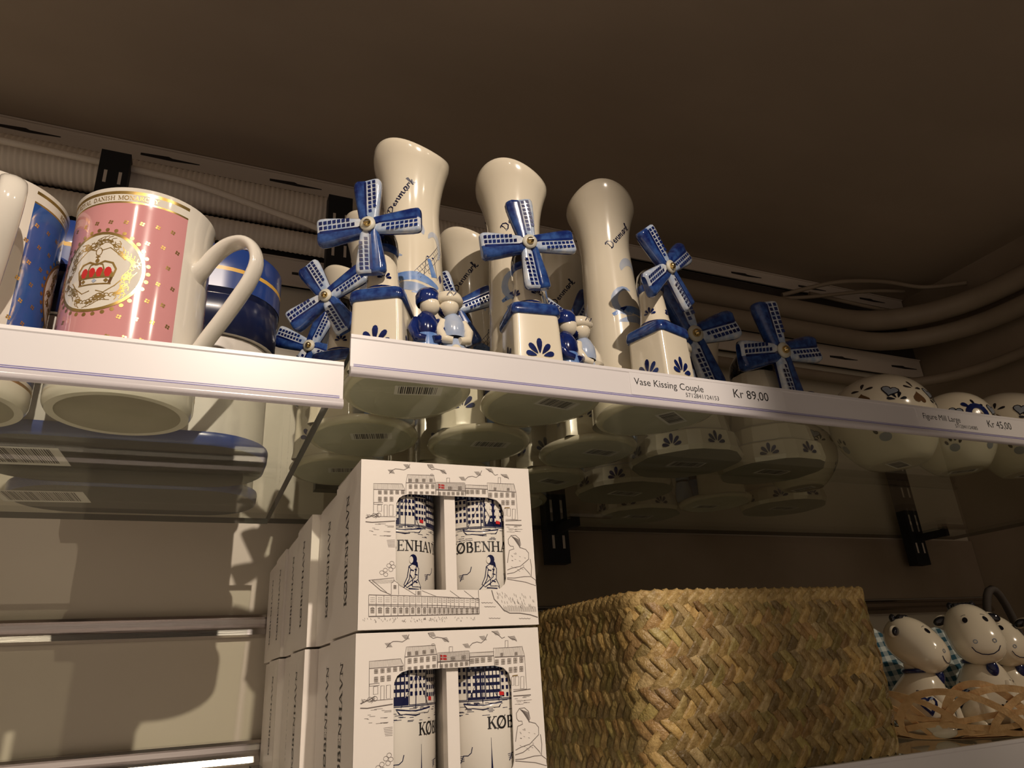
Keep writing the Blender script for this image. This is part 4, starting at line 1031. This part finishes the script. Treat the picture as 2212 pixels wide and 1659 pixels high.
# ================================================================== WICKER BASKET
def basket():
    t = thing('wicker_basket', (.416, .185, ZB), 'large rectangular woven seagrass basket right of the cartons', 'basket')
    hx, hy, rc, H = .117, .128, .022, .1225
    def peri(q, z):          # q arc length around, returns point+normal
        bulge = .0025*math.sin(PI*min(1, z/H))+.003*(1-z/H)*0
        hx_, hy_, r_ = hx+bulge, hy+bulge, rc
        segs = [(2*(hx-rc), 'l', (-(hx-rc), -hy), (1, 0)), (rc*PI/2, 'a', (hx-rc, -(hy-rc)), -90), (2*(hy-rc), 'l', (hx, -(hy-rc)), (0, 1)), (rc*PI/2, 'a', (hx-rc, hy-rc), 0),
                (2*(hx-rc), 'l', (hx-rc, hy), (-1, 0)), (rc*PI/2, 'a', (-(hx-rc), hy-rc), 90), (2*(hy-rc), 'l', (-hx, hy-rc), (0, -1)), (rc*PI/2, 'a', (-(hx-rc), -(hy-rc)), 180)]
        tot = sum(s_[0] for s_ in segs); q = q % tot
        for L, k, p, d in segs:
            if q <= L: break
            q -= L
        if k == 'l': P = Vector((p[0]+d[0]*q, p[1]+d[1]*q, 0)); N = Vector((d[1], -d[0], 0))
        else: a = R(d)+q/rc; P = Vector((p[0]+rc*math.cos(a), p[1]+rc*math.sin(a), 0)); N = Vector((math.cos(a), math.sin(a), 0))
        return P+N*bulge+Vector((0, 0, z)), N
    tot = 4*(hx-rc)+4*(hy-rc)+2*PI*rc
    a = MB(); a.tone = []; r = random.Random(12)
    def addP(P, tone):
        n0 = len(a.v); a.grid(P, m_straw, False, True); a.tone += [tone]*(len(a.v)-n0)
    ncol = int(tot/.0093); pitch = tot/ncol; bands = 12; bh = .1185/bands
    def patch(q0, z0, q1, z1, wd, tone, lift=.0022, jit=1):
        dq, dz = q1-q0, z1-z0; L = math.hypot(dq, dz); nx, nz = -dz/L, dq/L; rows = []
        for i in range(7):
            s_ = i/6; row = []
            for j in range(6):
                w_ = (min(j, 4)/4-.5)*wd*(1-.04*(2*s_-1)**2); hgt = lift*math.sin(PI*(.06+.88*s_))**.35*(.30+.70*(1-(1-min(j, 4)/4)**2))+.0001
                if j == 5: hgt = -.0004
                p, N = peri(q0+dq*s_+nx*w_, max(0, z0+dz*s_+nz*w_)); row.append(tuple(p+N*(hgt)))
            rows.append(row)
        addP(rows, tone)
    for b in range(bands):
        z = .0005+b*bh; s_ = 1 if b % 2 == 0 else -1
        for k in range(ncol):
            q = (k+(.25 if b % 2 else 0))*pitch+r.uniform(-.0006, .0006)
            base = r.choice([(1, 1, 1), (.95, .92, .80), (.78, .78, .62), (.85, .72, .60), (1.1, 1.02, .85), (.62, .58, .50), (.9, .95, .70), (1.15, 1.05, .80)])
            j = r.uniform(.6, 1.1); tone = tuple(c*j for c in base)
            ex = r.uniform(.0012, .0026); zz = r.uniform(-.0006, .0006)
            patch(q-s_*(.0052+ex*.4), z-ex+zz, q+s_*(.0052+ex*.4), z+bh+ex+zz, .0081*r.uniform(.90, 1.04), tone, .0022+r.uniform(-.0005, .0008))
    for k in range(ncol):     # rim wrapped over the edge
        q = k*pitch; j = r.uniform(.8, 1.1); tone = (j, j*.95, j*.8)
        patch(q-.0065, .1150, q+.0055, .1235, .0092, tone, .0032); pass
    n0 = len(a.v); a.grid([[tuple(peri(tot*i/300, .1235)[0]+peri(tot*i/300, 0)[1]*((.0030+.0005*math.sin(i*1.9))*math.cos(2*PI*k/8)-.0006)+Vector((0, 0, (.0030+.0005*math.sin(i*1.9))*math.sin(2*PI*k/8)))) for k in range(8)] for i in range(301)], m_straw, True, True, True)
    a.tone += [(.95, .88, .75)]*(len(a.v)-n0)
    a.build('woven_side', t)
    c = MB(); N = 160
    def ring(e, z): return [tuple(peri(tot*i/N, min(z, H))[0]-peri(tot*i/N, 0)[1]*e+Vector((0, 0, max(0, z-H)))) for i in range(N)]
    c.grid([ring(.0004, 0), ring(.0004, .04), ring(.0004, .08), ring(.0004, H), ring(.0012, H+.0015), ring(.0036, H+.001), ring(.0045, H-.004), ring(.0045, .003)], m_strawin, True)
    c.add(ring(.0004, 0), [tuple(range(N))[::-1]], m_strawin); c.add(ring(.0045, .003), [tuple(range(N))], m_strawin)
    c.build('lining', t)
basket()

# ================================================================== COWS IN CHIP BASKET
def make_cow():
    t = thing('cow_figurine', (0, 0, 0), '', 'cow figurine', 'ceramic cow figurines sitting in the chip basket')
    a = MB()
    hb, SB = star([((0, .004, .026), .024), ((0, -.002, .046), .0165), ((.017, -.012, .016), .012), ((-.017, -.012, .016), .012), ((0, .012, .024), .020)], .006, (0, 0, .03))
    star_mesh(a, hb, m_cer)
    hh, SH = star([((0, .004, .092), .0195), ((0, -.010, .078), .0165), ((.007, -.017, .073), .0125), ((-.007, -.017, .073), .0125), ((0, -.004, .086), .0185)], .005, (0, -.004, .083))
    star_mesh(a, hh, m_cer)
    a.lathe([(.0125, .052), (.0122, .058), (.0125, .068)], m_cer, (0, -.001), 24)
    for sx in (-1, 1):
        a.tube([(sx*.013, -.014, .040), (sx*.011, -.022, .022), (sx*.010, -.024, .006)], [.006, .0055, .0058], m_cer, 12)
        a.ball((sx*.010, -.026, .0045), (.0066, .008, .0045), m_dark, 14, 8)
        a.ball((sx*.018, -.016, .006), (.008, .013, .0065), m_cer, 14, 8)
    q = SH((0, -.80, .42))
    for sx in (-1, 1):
        a.poly(q, ell(sx*.0098, .004, .0028, .0036, 12), m_dark, .0003, 2)
        a.rib(q, arc(sx*.0098, .0092, .003, .0015, 30, 150, 6), .0005, m_ink, .0003)
    q = SH((0, -.96, -.22))
    for sx in (-1, 1):
        a.rib(q, ell(sx*.0085, .0005, .0018, .0016, 10), .0008, m_greyg, .0003, close=True)
    q = SH((0, -.86, -.48)); a.rib(q, [(-.0135, .0045), (-.010, .0005), (-.005, -.0018), (0, -.0024), (.005, -.0018), (.010, .0005), (.0135, .0045)], .0009, m_ink, .0003)
    for az in (-155, -25):
        q = SB((math.cos(R(az)), math.sin(R(az)), .0))
        a.rib(q, heart(0, .0005, .0078), .0022, m_navy, .0003, close=True); a.rib(q, [(.003, .004), (.006, .007)], .002, m_pale, .0004)
        SS = q; script(a, SS, -.010, .0115, .0046, m_ink, .05, 1, .0007)
    fan(a, SB((.25, -.95, -.35)), 0, -.006, .0085, m_dark, n=5, rings=2)
    a.build('body', t)
    for sx in (-1, 1):
        c = MB(); c.ball((sx*.0215, .006, .098), (.0085, .0045, .0055), m_cer, 14, 10, Matrix.Rotation(sx*.35, 3, 'Y'))
        c.ball((sx*.0235, .003, .098), (.0068, .003, .0042), m_dark, 14, 10, Matrix.Rotation(sx*.35, 3, 'Y'))
        c.build('ear', t)
    c = MB()
    for sx in (-1, 1): c.ball((sx*.010, .008, .111), (.0032, .0032, .0045), m_dark, 10, 8)
    for k in range(5): c.ball(((k-2)*.0036, .002+.001*(k % 2), .1115), (.0028, .0040, .0028), m_dark, 10, 8)
    c.build('hair_tuft', t)
    c = MB(); q = []
    n = 28; P = [[((.0138+.0022*math.cos(2*PI*k/8))*math.cos(2*PI*i/n), -.001+(.0138+.0022*math.cos(2*PI*k/8))*math.sin(2*PI*i/n), .060+.0022*math.sin(2*PI*k/8)) for k in range(8)] for i in range(n+1)]
    c.grid(P, m_navy, True, flip=True); c.build('collar', t)
    c = MB(); c.ball((.004, -.0185, .053), (.0052, .0045, .0075), m_navy, 14, 10); c.ball((.001, -.017, .059), (.004, .0035, .003), m_navy, 10, 8); c.build('bell', t)
    return t
C0 = make_cow()
CW = [(.632, .112, 20, .92, 'cow figurine in profile facing right, nearest the wicker basket'),
      (.704, .100, -38, 1.0, 'smiling cow figurine facing front, middle of the chip basket'),
      (.768, .122, -12, .92, 'cow figurine partly hidden behind the smiling front-facing one'),
      (.832, .105, -50, .95, 'cow figurine at the right edge of view')]
for i, (x, y, rz, s_, lb) in enumerate(CW):
    o = C0 if i == 0 else copy_tree(C0)
    o.location = (x, y, ZB+.0015); o.rotation_euler = (0, 0, R(rz)); o.scale = (s_, s_, s_); o['label'] = lb
def chip_basket():
    t = thing('chip_basket', (.742, .120, ZB), 'pale wood-chip basket woven in loops holding the cows', 'basket')
    ax, ay = .150, .074; r = random.Random(2)
    def pt(th, z, off=0):
        k = 1+.28*(z/.045)-.02; return Vector((ax*k*math.cos(th)*.88+off*math.cos(th), ay*k*math.sin(th)+off*math.sin(th), z))
    def band(mb, f, n, wd, off):      # f(t)->(theta,z)
        P = []
        for i in range(n+1):
            s_ = i/n; th, z = f(s_); th2, z2 = f(min(1, s_+.01)); th1, z1 = f(max(0, s_-.01)); dt, dz = (th2-th1)*.1, z2-z1; L = math.hypot(dt, dz) or 1
            nt_, nz_ = -dz/L/.1, dt/L
            o_ = off+.0012*math.sin(s_*n*.9); row = []
            for e in (-.5, .5): row.append(tuple(pt(th+nt_*wd*e, max(.0005, z+nz_*wd*e), o_)))
            for e in (.5, -.5): row.append(tuple(pt(th+nt_*wd*e, max(.0005, z+nz_*wd*e), o_-.0006)))
            P.append(row)
        mb.grid(P, m_chip, True, smooth=False)
    a = MB()
    for k in range(16):
        th0 = 2*PI*k/16+r.uniform(-.03, .03)
        band(a, lambda s_, th0=th0: (th0+1.05*s_, .004+.036*math.sin(PI*s_)**.75), 24, .0056, .0015*(k % 3))
        if k % 2: band(a, lambda s_, th0=th0: (th0-.75*s_, .003+.042*math.sin(PI*s_)**.85), 20, .0055, .0015*((k+1) % 3)-.002)
    a.build('looped_rim', t)
    b = MB()
    for k in range(3):
        band(b, lambda s_, k=k: (2*PI*s_, .004+k*.0068+.0024*math.sin(2*PI*s_*7+k*2)), 120, .0048, .001*((k*2) % 3))
    b.build('woven_side', t)
    c = MB(); c.add([(ax*.84*math.cos(2*PI*i/40), ay*.97*math.sin(2*PI*i/40), .0012) for i in range(40)], [tuple(range(40))], m_chip)
    c.add([(ax*.84*math.cos(2*PI*i/40), ay*.97*math.sin(2*PI*i/40), .0003) for i in range(40)], [tuple(range(40))[::-1]], m_chip); c.build('bottom', t)
    h = MB(); pts = [Vector((.005+.0*i, .050, .030))+Vector((.030*math.cos(PI*i/16)*-1, 0, .105*math.sin(PI*i/16))) for i in range(17)]
    h.tube([p+Vector((.112, 0, 0)) for p in pts], (.0045), m_void, 10); h.build('handle', t)
    return t
chip_basket()
def cloth():
    P = []; nx, ny = 44, 26
    for j in range(ny+1):
        row = []
        for i in range(nx+1):
            u = i/nx*2-1; v = j/ny
            x = .735+u*.118; y = .158+v*.030; z = ZB+.008+.080*v**1.1+.006*math.sin(u*16+v*3)*v+.010*abs(u)*v
            row.append((x, y+.004*math.sin(u*9), z))
        P.append(row)
    a = MB(); a.grid(P, m_ging); o = a.build('gingham_cloth'); s = o.modifiers.new('s', 'SOLIDIFY'); s.thickness = .0008
    tag(o, 'blue checked gingham cloth lining the chip basket behind the cows', 'cloth')
cloth()
